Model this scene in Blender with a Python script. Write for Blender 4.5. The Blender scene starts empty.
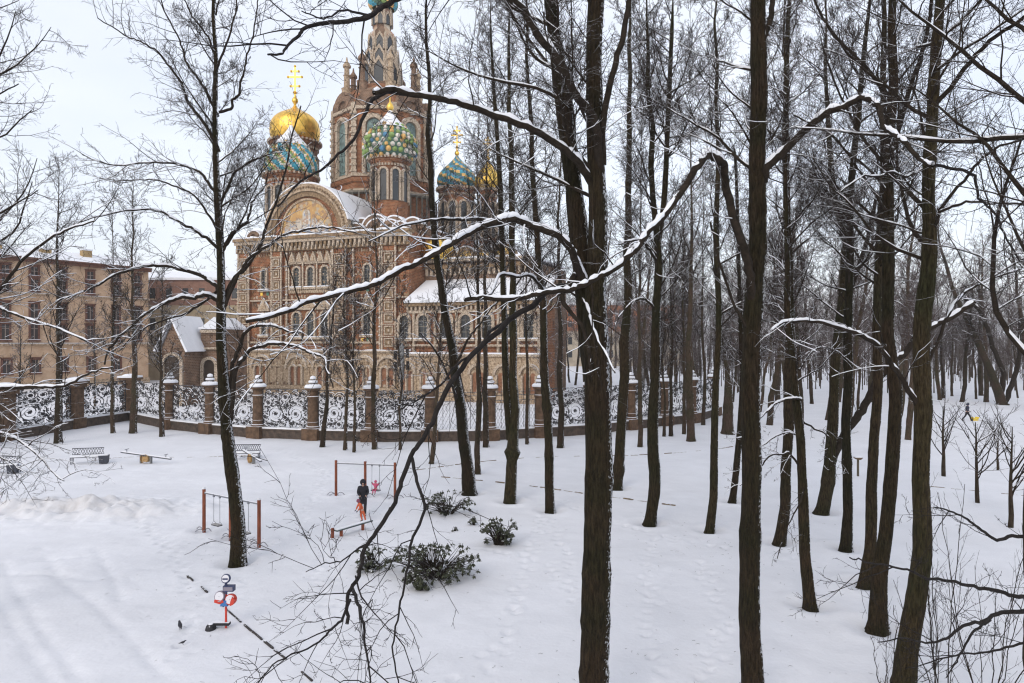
import bpy, math, random
import numpy as np
from mathutils import Vector, Matrix
R_ = math.radians
SC = bpy.context.scene
COL = SC.collection
F = 683.0          # focal length in pixels of a 1024 px wide frame (24 mm lens on 36 mm film)
EYE = 8.5          # height of the window the photograph was taken from
HOR = 341.5
# ---------------------------------------------------------------- camera
cam = bpy.data.cameras.new('camera'); camo = bpy.data.objects.new('camera', cam); COL.objects.link(camo)
camo.location = (0, 0, EYE); camo.rotation_euler = (R_(90), 0, 0)
cam.lens = 24.01; cam.sensor_width = 36; cam.clip_end = 8000; cam.clip_start = 0.1
SC.camera = camo
# ---------------------------------------------------------------- world: overcast winter sky
SUN_EL, SUN_AZ = 34, 205
W = bpy.data.worlds.new('World'); SC.world = W; W.use_nodes = True
nt = W.node_tree; N = nt.nodes; L = nt.links; N.clear()
out = N.new('ShaderNodeOutputWorld')
sky = N.new('ShaderNodeTexSky'); sky.sky_type = 'NISHITA'; sky.sun_disc = False
sky.sun_elevation = R_(SUN_EL); sky.sun_rotation = R_(SUN_AZ); sky.dust_density = 3
bgs = N.new('ShaderNodeBackground'); bgs.inputs[1].default_value = 0.05
L.new(sky.outputs[0], bgs.inputs[0])
tc = N.new('ShaderNodeTexCoord')
sep = N.new('ShaderNodeSeparateXYZ'); L.new(tc.outputs['Generated'], sep.inputs[0])
noi = N.new('ShaderNodeTexNoise'); noi.inputs['Scale'].default_value = 2.2; noi.inputs['Detail'].default_value = 5
mp = N.new('ShaderNodeMapping'); mp.inputs['Scale'].default_value = (1, 1, 2.6)
L.new(tc.outputs['Generated'], mp.inputs[0]); L.new(mp.outputs[0], noi.inputs[0])
cr = N.new('ShaderNodeValToRGB')
cr.color_ramp.elements[0].position = .30; cr.color_ramp.elements[0].color = (.74, .775, .87, 1)
cr.color_ramp.elements[1].position = .62; cr.color_ramp.elements[1].color = (.88, .895, .945, 1)
L.new(noi.outputs[0], cr.inputs[0])
bgc = N.new('ShaderNodeBackground'); bgc.inputs[1].default_value = 0.88
L.new(cr.outputs[0], bgc.inputs[0])
add = N.new('ShaderNodeAddShader'); L.new(bgs.outputs[0], add.inputs[0]); L.new(bgc.outputs[0], add.inputs[1])
L.new(add.outputs[0], out.inputs[0])
# ---------------------------------------------------------------- sun behind cloud
sl = bpy.data.lights.new('sun', 'SUN'); sl.energy = 0.7; sl.angle = R_(25); sl.color = (1, .93, .85)
so = bpy.data.objects.new('sun', sl); COL.objects.link(so)
so.rotation_euler = (R_(90 - SUN_EL), 0, R_(-SUN_AZ + 180) )
so.location = (0, 0, 60)
SC.view_settings.view_transform = 'Standard'; SC.view_settings.look = 'None'
SC.view_settings.exposure = 0.22; SC.view_settings.gamma = 1; SC.view_settings.use_curve_mapping = False
SC.cycles.max_bounces = 5; SC.cycles.diffuse_bounces = 3; SC.cycles.glossy_bounces = 2
SC.cycles.use_adaptive_sampling = True; SC.cycles.adaptive_threshold = 0.02
SC.cycles.filter_width = 1.2

# ================================================================ helpers
def pt(px, py, Y): return np.array([(px - 512) / F * Y, Y, EYE - (py - HOR) / F * Y])
def gy(py): return EYE * F / (py - HOR)                    # distance of a ground point seen at row py
def gp(px, py):
    Y = gy(py); return np.array([(px - 512) / F * Y, Y, 0.0])

def cr_spline(P, per=4):
    P = np.asarray(P, float)
    if len(P) < 3: 
        t = np.linspace(0, 1, per + 1)[:, None]; return P[0] * (1 - t) + P[-1] * t
    Q = np.vstack([2 * P[0] - P[1], P, 2 * P[-1] - P[-2]])
    o = []
    for i in range(1, len(Q) - 2):
        p0, p1, p2, p3 = Q[i - 1:i + 3]
        for k in range(per):
            t = k / per
            o.append(.5 * ((2 * p1) + (-p0 + p2) * t + (2 * p0 - 5 * p1 + 4 * p2 - p3) * t * t + (-p0 + 3 * p1 - 3 * p2 + p3) * t ** 3))
    o.append(P[-1]); return np.array(o)

def nrm(v): return v / (np.linalg.norm(v, axis=-1, keepdims=True) + 1e-12)

class MB:
    """collects faces and links them as one mesh object"""
    def __init__(s): s.v = []; s.q = []; s.t = []; s.f = []; s.n = 0; s.mq = []; s.mt = []; s.mf = []; s.uvq = None
    def addv(s, v): a = s.n; v = np.asarray(v, float).reshape(-1, 3); s.v.append(v); s.n += len(v); return a
    def quads(s, v, q, m=0):
        a = s.addv(v); q = np.asarray(q, int).reshape(-1, 4) + a; s.q.append(q)
        s.mq.append(np.full(len(q), m) if np.isscalar(m) else np.asarray(m))
    def tris(s, v, t, m=0):
        a = s.addv(v); t = np.asarray(t, int).reshape(-1, 3) + a; s.t.append(t); s.mt.append(np.full(len(t), m))
    def poly(s, v, m=0):
        a = s.addv(v); s.f.append(list(range(a, a + len(v)))); s.mf.append(m)
    def box(s, x0, x1, y0, y1, z0, z1, m=0, M=None):
        if x0 > x1: x0, x1 = x1, x0
        v = np.array([[x, y, z] for z in (z0, z1) for y in (y0, y1) for x in (x0, x1)], float)
        if M is not None: v = xf(v, M)
        s.quads(v, [[0, 2, 3, 1], [4, 5, 7, 6], [0, 1, 5, 4], [2, 6, 7, 3], [0, 4, 6, 2], [1, 3, 7, 5]], m)
    def prism(s, p, y0, y1, m=0, M=None):
        """polygon p of (x, z), counter-clockwise seen from -y, drawn from y0 to y1"""
        n = len(p); a = np.array([[x, y0, z] for x, z in p]); b = np.array([[x, y1, z] for x, z in p])
        v = np.vstack([a, b])
        if M is not None: v = xf(v, M)
        s.quads(v, [[i, i + n, (i + 1) % n + n, (i + 1) % n] for i in range(n)], m)
        k = s.n - 2 * n; s.f.append([k + i for i in range(n)]); s.mf.append(m)
        s.f.append([k + n + i for i in reversed(range(n))]); s.mf.append(m)
    def lathe(s, prof, n=24, c=(0, 0), m=0, M=None, rot=0):
        prof = np.array(prof, float); k = len(prof); a = np.arange(n) / n * 2 * math.pi + rot
        v = np.stack([c[0] + prof[:, None, 0] * np.cos(a), c[1] + prof[:, None, 0] * np.sin(a), np.repeat(prof[:, None, 1], n, 1)], -1).reshape(-1, 3)
        if M is not None: v = xf(v, M)
        q = []; mm = []
        for i in range(k - 1):
            for j in range(n):
                j2 = (j + 1) % n; q.append([i * n + j, i * n + j2, (i + 1) * n + j2, (i + 1) * n + j])
                mm.append(m(i / (k - 1), j / n, prof[i, 1]) if callable(m) else m)
        s.quads(v, q, np.array(mm))
    def tubes(s, P, Rr, k=3, m=0, cap=False):
        P = np.asarray(P, float); Rr = np.asarray(Rr, float)
        if P.ndim == 2: P = P[None]; Rr = Rr[None]
        if len(P) == 0: return
        Nn, n = P.shape[:2]
        T = np.empty_like(P); T[:, 1:-1] = P[:, 2:] - P[:, :-2]; T[:, 0] = P[:, 1] - P[:, 0]; T[:, -1] = P[:, -1] - P[:, -2]
        T = nrm(T)
        ref = np.where(np.abs(T[:, :1, 2:3]) > .85, np.array([1., 0, 0]), np.array([0, 0, 1.]))
        A = np.empty_like(P); cur = np.broadcast_to(ref[:, 0], (Nn, 3))
        for i in range(n):
            cur = nrm(cur - (cur * T[:, i]).sum(-1, keepdims=True) * T[:, i]); A[:, i] = cur
        B = np.cross(T, A)
        a = np.arange(k) / k * 2 * math.pi
        V = P[:, :, None] + Rr[:, :, None, None] * (np.cos(a)[None, None, :, None] * A[:, :, None] + np.sin(a)[None, None, :, None] * B[:, :, None])
        base = (np.arange(Nn) * n * k)[:, None, None] + (np.arange(n - 1) * k)[None, :, None]
        j = np.arange(k)[None, None]; j2 = (j + 1) % k
        q = np.stack([base + j, base + j2, base + k + j2, base + k + j], -1).reshape(-1, 4)
        s.quads(V.reshape(-1, 3), q, m)
        if cap and k > 2:
            for i in range(Nn):
                s.poly(V[i, 0][::-1], m); s.poly(V[i, -1], m)
    def ball(s, c, r, n=8, m=0, sc=(1, 1, 1)):
        th = np.linspace(-math.pi / 2, math.pi / 2, n // 2 + 2)
        pr = [(max(1e-3, r * math.cos(t)), r * math.sin(t)) for t in th]
        M = Matrix.Translation(Vector(c)) @ Matrix.Diagonal((*sc, 1))
        s.lathe(pr, n, m=m, M=M)
    def build(s, name, mats, parent=None, smooth=False, loc=(0, 0, 0), rotz=0):
        me = bpy.data.meshes.new(name); v = np.vstack(s.v) if s.v else np.zeros((0, 3))
        Q = np.vstack(s.q) if s.q else np.zeros((0, 4), int); T = np.vstack(s.t) if s.t else np.zeros((0, 3), int)
        nl = Q.size + T.size + sum(map(len, s.f)); nf = len(Q) + len(T) + len(s.f)
        me.vertices.add(len(v)); me.vertices.foreach_set('co', v.astype(np.float32).ravel())
        me.loops.add(nl); me.polygons.add(nf)
        li = np.concatenate([Q.ravel(), T.ravel(), np.array([i for f in s.f for i in f], int)]).astype(np.int32)
        cnt = np.concatenate([np.full(len(Q), 4), np.full(len(T), 3), np.array([len(f) for f in s.f], int)]).astype(int)
        st = np.concatenate([[0], np.cumsum(cnt)[:-1]]) if nf else np.zeros(0)
        me.loops.foreach_set('vertex_index', li); me.polygons.foreach_set('loop_start', st.astype(np.int32))
        mi = np.concatenate([np.concatenate(s.mq) if s.mq else np.zeros(0), np.concatenate(s.mt) if s.mt else np.zeros(0), np.array(s.mf)]).astype(np.int32)
        me.polygons.foreach_set('material_index', mi)
        me.polygons.foreach_set('use_smooth', np.full(nf, smooth))
        for m in (mats if isinstance(mats, (list, tuple)) else [mats]): me.materials.append(m)
        me.update(calc_edges=True)
        o = bpy.data.objects.new(name, me); COL.objects.link(o); o.parent = parent
        o.location = loc; o.rotation_euler = (0, 0, rotz); return o

def xf(v, M): 
    M = np.array(M); v = np.asarray(v, float); return v @ M[:3, :3].T + M[:3, 3]

def tag(o, label=None, cat=None, group=None, kind=None):
    if label: o['label'] = label
    if cat: o['category'] = cat
    if group: o['group'] = group
    if kind: o['kind'] = kind
    return o
def thing(name, label, cat, loc=(0, 0, 0), rotz=0, group=None):
    o = bpy.data.objects.new(name, None); COL.objects.link(o); o.location = loc; o.rotation_euler = (0, 0, rotz)
    o.empty_display_size = .3
    return tag(o, label, cat, group)
def copy_tree(o, parent=None):
    c = o.copy(); COL.objects.link(c); c.parent = parent
    for ch in list(o.children): copy_tree(ch, c)
    return c

# ================================================================ materials
def mat(name, col, rough=.8, metal=0, noise=0, nscale=5, bump=0, bscale=30, spec=.3, col2=None, coords='Object', stretch=(1, 1, 1)):
    m = bpy.data.materials.new(name); m.use_nodes = True; t = m.node_tree; n = t.nodes; l = t.links
    b = n['Principled BSDF']; b.inputs['Roughness'].default_value = rough; b.inputs['Metallic'].default_value = metal
    b.inputs['Specular IOR Level'].default_value = spec
    b.inputs['Base Color'].default_value = (*col, 1)
    if noise or col2 or bump:
        tcn = n.new('ShaderNodeTexCoord'); mpn = n.new('ShaderNodeMapping'); mpn.inputs['Scale'].default_value = stretch
        l.new(tcn.outputs[coords], mpn.inputs[0])
    if noise or col2:
        no = n.new('ShaderNodeTexNoise'); no.inputs['Scale'].default_value = nscale; no.inputs['Detail'].default_value = 6
        no.inputs['Roughness'].default_value = .65
        l.new(mpn.outputs[0], no.inputs[0]); r = n.new('ShaderNodeValToRGB')
        c2 = col2 or tuple(c * (1 + noise) for c in col); c1 = col if col2 else tuple(c * (1 - noise) for c in col)
        r.color_ramp.elements[0].position = .35; r.color_ramp.elements[1].position = .65
        r.color_ramp.elements[0].color = (*c1, 1); r.color_ramp.elements[1].color = (*c2, 1)
        l.new(no.outputs[0], r.inputs[0]); l.new(r.outputs[0], b.inputs['Base Color'])
    if bump:
        nb = n.new('ShaderNodeTexNoise'); nb.inputs['Scale'].default_value = bscale; nb.inputs['Detail'].default_value = 4
        l.new(mpn.outputs[0], nb.inputs[0]); bu = n.new('ShaderNodeBump'); bu.inputs['Strength'].default_value = bump
        bu.inputs['Distance'].default_value = .05
        l.new(nb.outputs[0], bu.inputs['Height']); l.new(bu.outputs[0], b.inputs['Normal'])
    return m

def add_snow(m, lo=.45, hi=.65, nscale=9, wind=(0, 0, 1), nw=.5):
    """snow lying on the faces of material m that point along wind, broken up by noise"""
    t = m.node_tree; n = t.nodes; l = t.links; b = n['Principled BSDF']
    g = n.new('ShaderNodeNewGeometry'); d = n.new('ShaderNodeVectorMath'); d.operation = 'DOT_PRODUCT'
    w = nrm(np.array(wind, float)); d.inputs[1].default_value = tuple(w); l.new(g.outputs['Normal'], d.inputs[0])
    tcn = n.new('ShaderNodeTexCoord'); no = n.new('ShaderNodeTexNoise'); no.inputs['Scale'].default_value = nscale
    no.inputs['Detail'].default_value = 4; l.new(tcn.outputs['Object'], no.inputs[0])
    ma = n.new('ShaderNodeMath'); ma.operation = 'MULTIPLY_ADD'; l.new(no.outputs[0], ma.inputs[0]); ma.inputs[1].default_value = nw * 2; 
    sb = n.new('ShaderNodeMath'); sb.operation = 'SUBTRACT'; l.new(d.outputs['Value'], sb.inputs[0]); sb.inputs[1].default_value = nw
    l.new(sb.outputs[0], ma.inputs[2])
    mr = n.new('ShaderNodeMapRange'); mr.inputs[1].default_value = lo; mr.inputs[2].default_value = hi; l.new(ma.outputs[0], mr.inputs[0])
    mx = n.new('ShaderNodeMix'); mx.data_type = 'RGBA'; l.new(mr.outputs[0], mx.inputs[0])
    src = b.inputs['Base Color'].links[0].from_socket if b.inputs['Base Color'].links else None
    if src: l.new(src, mx.inputs[6])
    else: mx.inputs[6].default_value = b.inputs['Base Color'].default_value
    mx.inputs[7].default_value = (.74, .755, .79, 1); l.new(mx.outputs[2], b.inputs['Base Color'])
    return m

SNOW = mat('snow', (.74, .755, .79), .75, noise=.03, nscale=1.5, bump=.35, bscale=9, spec=.2)
SNOWG = mat('snow_ground', (.67, .68, .715), .75, noise=.045, nscale=.35, bump=.3, bscale=7, spec=.2)
def bark(name, c1, c2, snow=True, wind=(.8, -.3, .35), lo=.89, hi=1.0, ns=17, moss=None):
    m = mat(name, c1, .9, col2=c2, nscale=7, bump=.9, bscale=16, stretch=(3.2, 3.2, .55), spec=.15)
    t = m.node_tree; n_ = t.nodes; l_ = t.links; b = n_['Principled BSDF']
    for q in n_:
        if q.type == 'BUMP': q.inputs['Distance'].default_value = .16; q.inputs['Strength'].default_value = 1.0
    oi = n_.new('ShaderNodeObjectInfo'); r1 = n_.new('ShaderNodeMapRange'); r1.inputs[3].default_value = .65; r1.inputs[4].default_value = 1.45; l_.new(oi.outputs['Random'], r1.inputs[0])
    tc_ = n_.new('ShaderNodeTexCoord'); n2_ = n_.new('ShaderNodeTexNoise'); n2_.inputs['Scale'].default_value = .9; n2_.inputs['Detail'].default_value = 5; l_.new(tc_.outputs['Object'], n2_.inputs[0])
    rp = n_.new('ShaderNodeValToRGB'); rp.color_ramp.elements[0].position = .4; rp.color_ramp.elements[0].color = (1.2, 1.12, 1.05, 1); rp.color_ramp.elements[1].position = .62; rp.color_ramp.elements[1].color = (.8, .95, .72, 1); l_.new(n2_.outputs[0], rp.inputs[0])
    vm = n_.new('ShaderNodeVectorMath'); vm.operation = 'MULTIPLY'; l_.new(b.inputs['Base Color'].links[0].from_socket, vm.inputs[0]); l_.new(rp.outputs[0], vm.inputs[1])
    vs = n_.new('ShaderNodeVectorMath'); vs.operation = 'SCALE'; l_.new(vm.outputs[0], vs.inputs[0]); l_.new(r1.outputs[0], vs.inputs['Scale']); l_.new(vs.outputs[0], b.inputs['Base Color'])
    if snow: add_snow(m, lo, hi, ns, wind, .45)
    return m
BARK = bark('bark_dark', (.013, .0092, .0050), (.054, .039, .023))
BARK_M = bark('bark_mossy', (.015, .0115, .0055), (.058, .046, .025))
BARK_W = bark('bark_windblown_snow', (.014, .010, .005), (.052, .038, .021), lo=.93, hi=1.05, ns=16, wind=(.93, -.25, .2))
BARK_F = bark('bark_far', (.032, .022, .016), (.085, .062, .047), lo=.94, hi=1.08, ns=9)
TWIG = mat('twig', (.030, .021, .017), .9, noise=.35, nscale=3, spec=.15); add_snow(TWIG, .86, 1.0, 4, (0, 0, 1), .35)
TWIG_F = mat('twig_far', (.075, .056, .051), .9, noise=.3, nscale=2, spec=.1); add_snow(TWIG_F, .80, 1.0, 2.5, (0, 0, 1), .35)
LIMB = mat('limb', (.024, .018, .013), .9, noise=.4, nscale=6, bump=.5, bscale=30, spec=.15); add_snow(LIMB, .78, .92, 6, (0, 0, 1), .4)
LIMB_B = mat('wet_black_limb', (.016, .013, .012), .8, noise=.3, nscale=6, bump=.5, bscale=30, spec=.2)
GOLD = mat('gold', (.86, .56, .12), .33, 1, noise=.12, nscale=1.2)

# DIRT: sandy, trampled snow on the ploughed mound
t = SNOWG.node_tree; n = t.nodes; l = t.links; b = n['Principled BSDF']
tcn = n.new('ShaderNodeTexCoord'); mpn = n.new('ShaderNodeMapping'); mpn.vector_type = 'TEXTURE'; mpn.inputs['Location'].default_value = (-22, 33.6, 0); mpn.inputs['Scale'].default_value = (9.5, 2.9, 6)
l.new(tcn.outputs['Object'], mpn.inputs[0]); gr = n.new('ShaderNodeTexGradient'); gr.gradient_type = 'SPHERICAL'; l.new(mpn.outputs[0], gr.inputs[0])
no = n.new('ShaderNodeTexNoise'); no.inputs['Scale'].default_value = 2.2; no.inputs['Detail'].default_value = 8; no.inputs['Roughness'].default_value = .7; l.new(tcn.outputs['Object'], no.inputs[0])
mm = n.new('ShaderNodeMath'); mm.operation = 'MULTIPLY'; l.new(gr.outputs[1], mm.inputs[0]); l.new(no.outputs[0], mm.inputs[1])
mr = n.new('ShaderNodeMapRange'); mr.inputs[1].default_value = .12; mr.inputs[2].default_value = .50; mr.inputs[4].default_value = .75; l.new(mm.outputs[0], mr.inputs[0])
mx = n.new('ShaderNodeMix'); mx.data_type = 'RGBA'; l.new(mr.outputs[0], mx.inputs[0]); l.new(b.inputs['Base Color'].links[0].from_socket, mx.inputs[6]); mx.inputs[7].default_value = (.50, .48, .47, 1); l.new(mx.outputs[2], b.inputs['Base Color'])
# ================================================================ trees
def resample(P, R, n):
    P = np.asarray(P, float); R = np.asarray(R, float)
    s = np.concatenate([[0], np.cumsum(np.linalg.norm(np.diff(P, axis=0), axis=1))]); u = np.linspace(0, s[-1], n)
    return np.stack([np.interp(u, s, P[:, i]) for i in range(3)], 1), np.interp(u, s, R)

def sub(P, R, counts, tr, ang, Lf, n, up, wob, rf, rmin, rng, flat=0.0, side=None, gate=True):
    """grow child branches from the polylines P (N,n0,3): returns (M,n,3), (M,n)"""
    Nn, n0 = P.shape[:2]
    counts = np.broadcast_to(np.asarray(counts), (Nn,)).astype(int)
    idx = np.repeat(np.arange(Nn), counts); M = len(idx)
    if M == 0: return np.zeros((0, n, 3)), np.zeros((0, n))
    k = np.concatenate([np.arange(c) for c in counts]) if Nn < 4000 else rng.random(M) * counts[idx]
    t = tr[0] + (tr[1] - tr[0]) * np.clip((k + rng.random(M)) / counts[idx], 0, 1)
    f = t * (n0 - 1); i0 = np.clip(f.astype(int), 0, n0 - 2); w = (f - i0)[:, None]
    pos = P[idx, i0] * (1 - w) + P[idx, i0 + 1] * w; T = nrm(P[idx, i0 + 1] - P[idx, i0])
    r0 = R[idx, i0] * (1 - w[:, 0]) + R[idx, i0 + 1] * w[:, 0]
    plen = np.linalg.norm(np.diff(P, axis=1), axis=2).sum(1)[idx]
    rd = rng.normal(size=(M, 3)); rd[:, 2] *= (1 - flat)
    perp = nrm(rd - (rd * T).sum(1, keepdims=True) * T)
    a = np.radians(ang[0] + (ang[1] - ang[0]) * rng.random(M))[:, None]
    d = nrm(np.cos(a) * T + np.sin(a) * perp)
    Ln = Lf(t, plen, rng.random(M)) if callable(Lf) else Lf * plen * (1 - .5 * t) * (.55 + .75 * rng.random(M))
    rs = np.minimum(r0 * .72, np.maximum(Ln * rf, rmin * 1.2))
    Pn = np.empty((M, n, 3)); Pn[:, 0] = pos; step = (Ln / (n - 1))[:, None]
    upv = up if np.isscalar(up) else up
    for i in range(1, n):
        uu = upv(i / (n - 1)) if callable(upv) else upv
        d = nrm(d + np.array([0, 0, 1.]) * uu / (n - 1) * 2 + rng.normal(size=(M, 3)) * wob)
        Pn[:, i] = Pn[:, i - 1] + d * step
    u = np.linspace(0, 1, n)[None]
    Rn = np.maximum(rs[:, None] * (1 - .8 * u), rmin * (1 - .45 * u))
    return Pn, Rn

def caps(mb, P, R, rng, amt=1.0, k=5, lump=.35, patch=(.25, 1.5)):
    """snow lying along the upper side of branches"""
    T = nrm(np.gradient(P, axis=1)); h = np.sqrt(np.clip(1 - T[..., 2] ** 2, 0, 1))
    a = np.clip((h - .42) / .4, 0, 1) * amt
    nz = 1 + lump * rng.normal(size=R.shape); nz = np.clip(nz, .0, 1.6)
    lf = rng.random((len(P), max(3, P.shape[1] // 4))); u_ = np.linspace(0, lf.shape[1] - 1, P.shape[1]); i_ = np.clip(u_.astype(int), 0, lf.shape[1] - 2); w_ = u_ - i_; lfv = lf[:, i_] * (1 - w_) + lf[:, i_ + 1] * w_
    a = a * nz * np.clip(patch[0] + patch[1] * lfv, 0, 1.25)
    hgt = R * (.45 if patch[0] < .5 else .62) + .010
    Ps = P.copy(); Ps[..., 2] += np.where(a > .05, R * .35 + hgt * a * .75, 0)
    Rs = np.where(a > .05, (R * .82 + .006) * np.clip(a, .3, 1.15), R * .3)
    mb.tubes(Ps, Rs, k)

def crown_mesh(mb, P0, R0, rng, Y, n1, L1, tr=(.0, 1), ang=(40, 62), up=.35, n2=9, n3=7, n4=3, wob=.09, snowmb=None, dens=1.0, taper=.62, rmul=1.0, flat=.1):
    """P0,R0 one polyline (leader): primaries, secondaries, twigs into mb (material 0 limb, 1 twig)"""
    rmin = (.0030 + Y * .00013) * rmul
    P0 = P0[None]; R0 = R0[None]
    A, AR = sub(P0, R0, [n1], tr, ang, lambda t, pl, r: L1 * (1 - taper * t) * (.45 + .75 * r), 12, up, wob * 1.25, .012, rmin * 1.5, rng, flat=.45)
    return grow(mb, A, AR, rng, rmin, n2, n3, n4, wob, snowmb, dens)

def grow(mb, A, AR, rng, rmin, n2, n3, n4, wob=.09, snowmb=None, dens=1.0, draw=True, up2=.12, far=False):
    if draw: mb.tubes(A, AR, 6 if not far else 4, 0)
    ln = np.linalg.norm(np.diff(A, axis=1), axis=2).sum(1)
    c2 = np.maximum(2, (n2 * dens * ln / max(1e-6, ln.mean())).astype(int))
    B, BR = sub(A, AR, c2, (.12, .98), (32, 62), .46, 7, up2, wob * 1.3, .0085, rmin * 1.15, rng, flat=.25)
    mb.tubes(B, BR, 4 if not far else 3, 0)
    if snowmb is not None:
        caps(snowmb, A, AR, rng, .8); ks = rng.random(len(B)) < .55; caps(snowmb, B[ks], BR[ks], rng, .55, 4, .5)
    Cc, CR = sub(B, BR, np.maximum(1, rng.poisson(n3 * dens, len(B))), (.1, 1), (28, 65), .5, 5, .10, wob * 1.5, .007, rmin, rng)
    mb.tubes(Cc, CR, 3, 1)
    if n4:
        D, DR = sub(Cc, CR, rng.poisson(n4, len(Cc)), (.15, 1), (28, 60), .48, 3, .05, wob * 1.5, .006, rmin * .8, rng)
        mb.tubes(D, DR, 3, 1)
    return A, AR

def trunk_mesh(P, R, rng, k=14, mats=BARK, name='trunk', parent=None, base=True):
    mb = MB(); P = P.copy(); R = R.copy()
    s = np.concatenate([[0], np.cumsum(np.linalg.norm(np.diff(P, axis=0), axis=1))])
    n = max(12, int(s[-1] / .22)); P, R = resample(P, R, n); s = np.linspace(0, s[-1], n)
    if base and s[-1] > 8:
        kk = max(4, int(s[-1] / 1.6)); wv_ = rng.normal(size=(kk, 2)) * .05; wv_[0] = 0; P = P.copy()
        for c in (0, 1): P[:, c] += np.interp(s, np.linspace(0, s[-1], kk), wv_[:, c])
        for _ in range(max(2, int(s[-1] / 2.5))):
            z0_ = rng.uniform(1, s[-1] * .8); R = R * (1 + rng.uniform(.05, .16) * np.exp(-((s - z0_) / rng.uniform(.12, .3)) ** 2))
    if base: R = R * (1 + .45 * np.exp(-s / .28))
    R = R * (1 + .035 * np.interp(s, np.arange(0, s[-1] + 1, .8), rng.normal(size=len(np.arange(0, s[-1] + 1, .8)))))
    mb.tubes(P, R, k)
    # knobbly cross-section
    v = mb.v[0].reshape(n, k, 3); ph = rng.random(4) * 6.28; a = np.arange(k) / k * 6.283
    wv = 1 + .05 * np.sin(2 * a + ph[0])[None] + .045 * np.sin(3 * a + ph[1] + s[:, None] * .4) + .02 * rng.normal(size=(n, k))
    if base: wv = wv + .22 * np.exp(-s / .3)[:, None] * np.sin(5 * a + ph[2])[None]
    mb.v[0] = (P[:, None] + (v - P[:, None]) * wv[..., None]).reshape(-1, 3)
    mb.poly(mb.v[0][-k:], 0)
    return mb.build(name, mats, parent, smooth=True)

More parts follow.
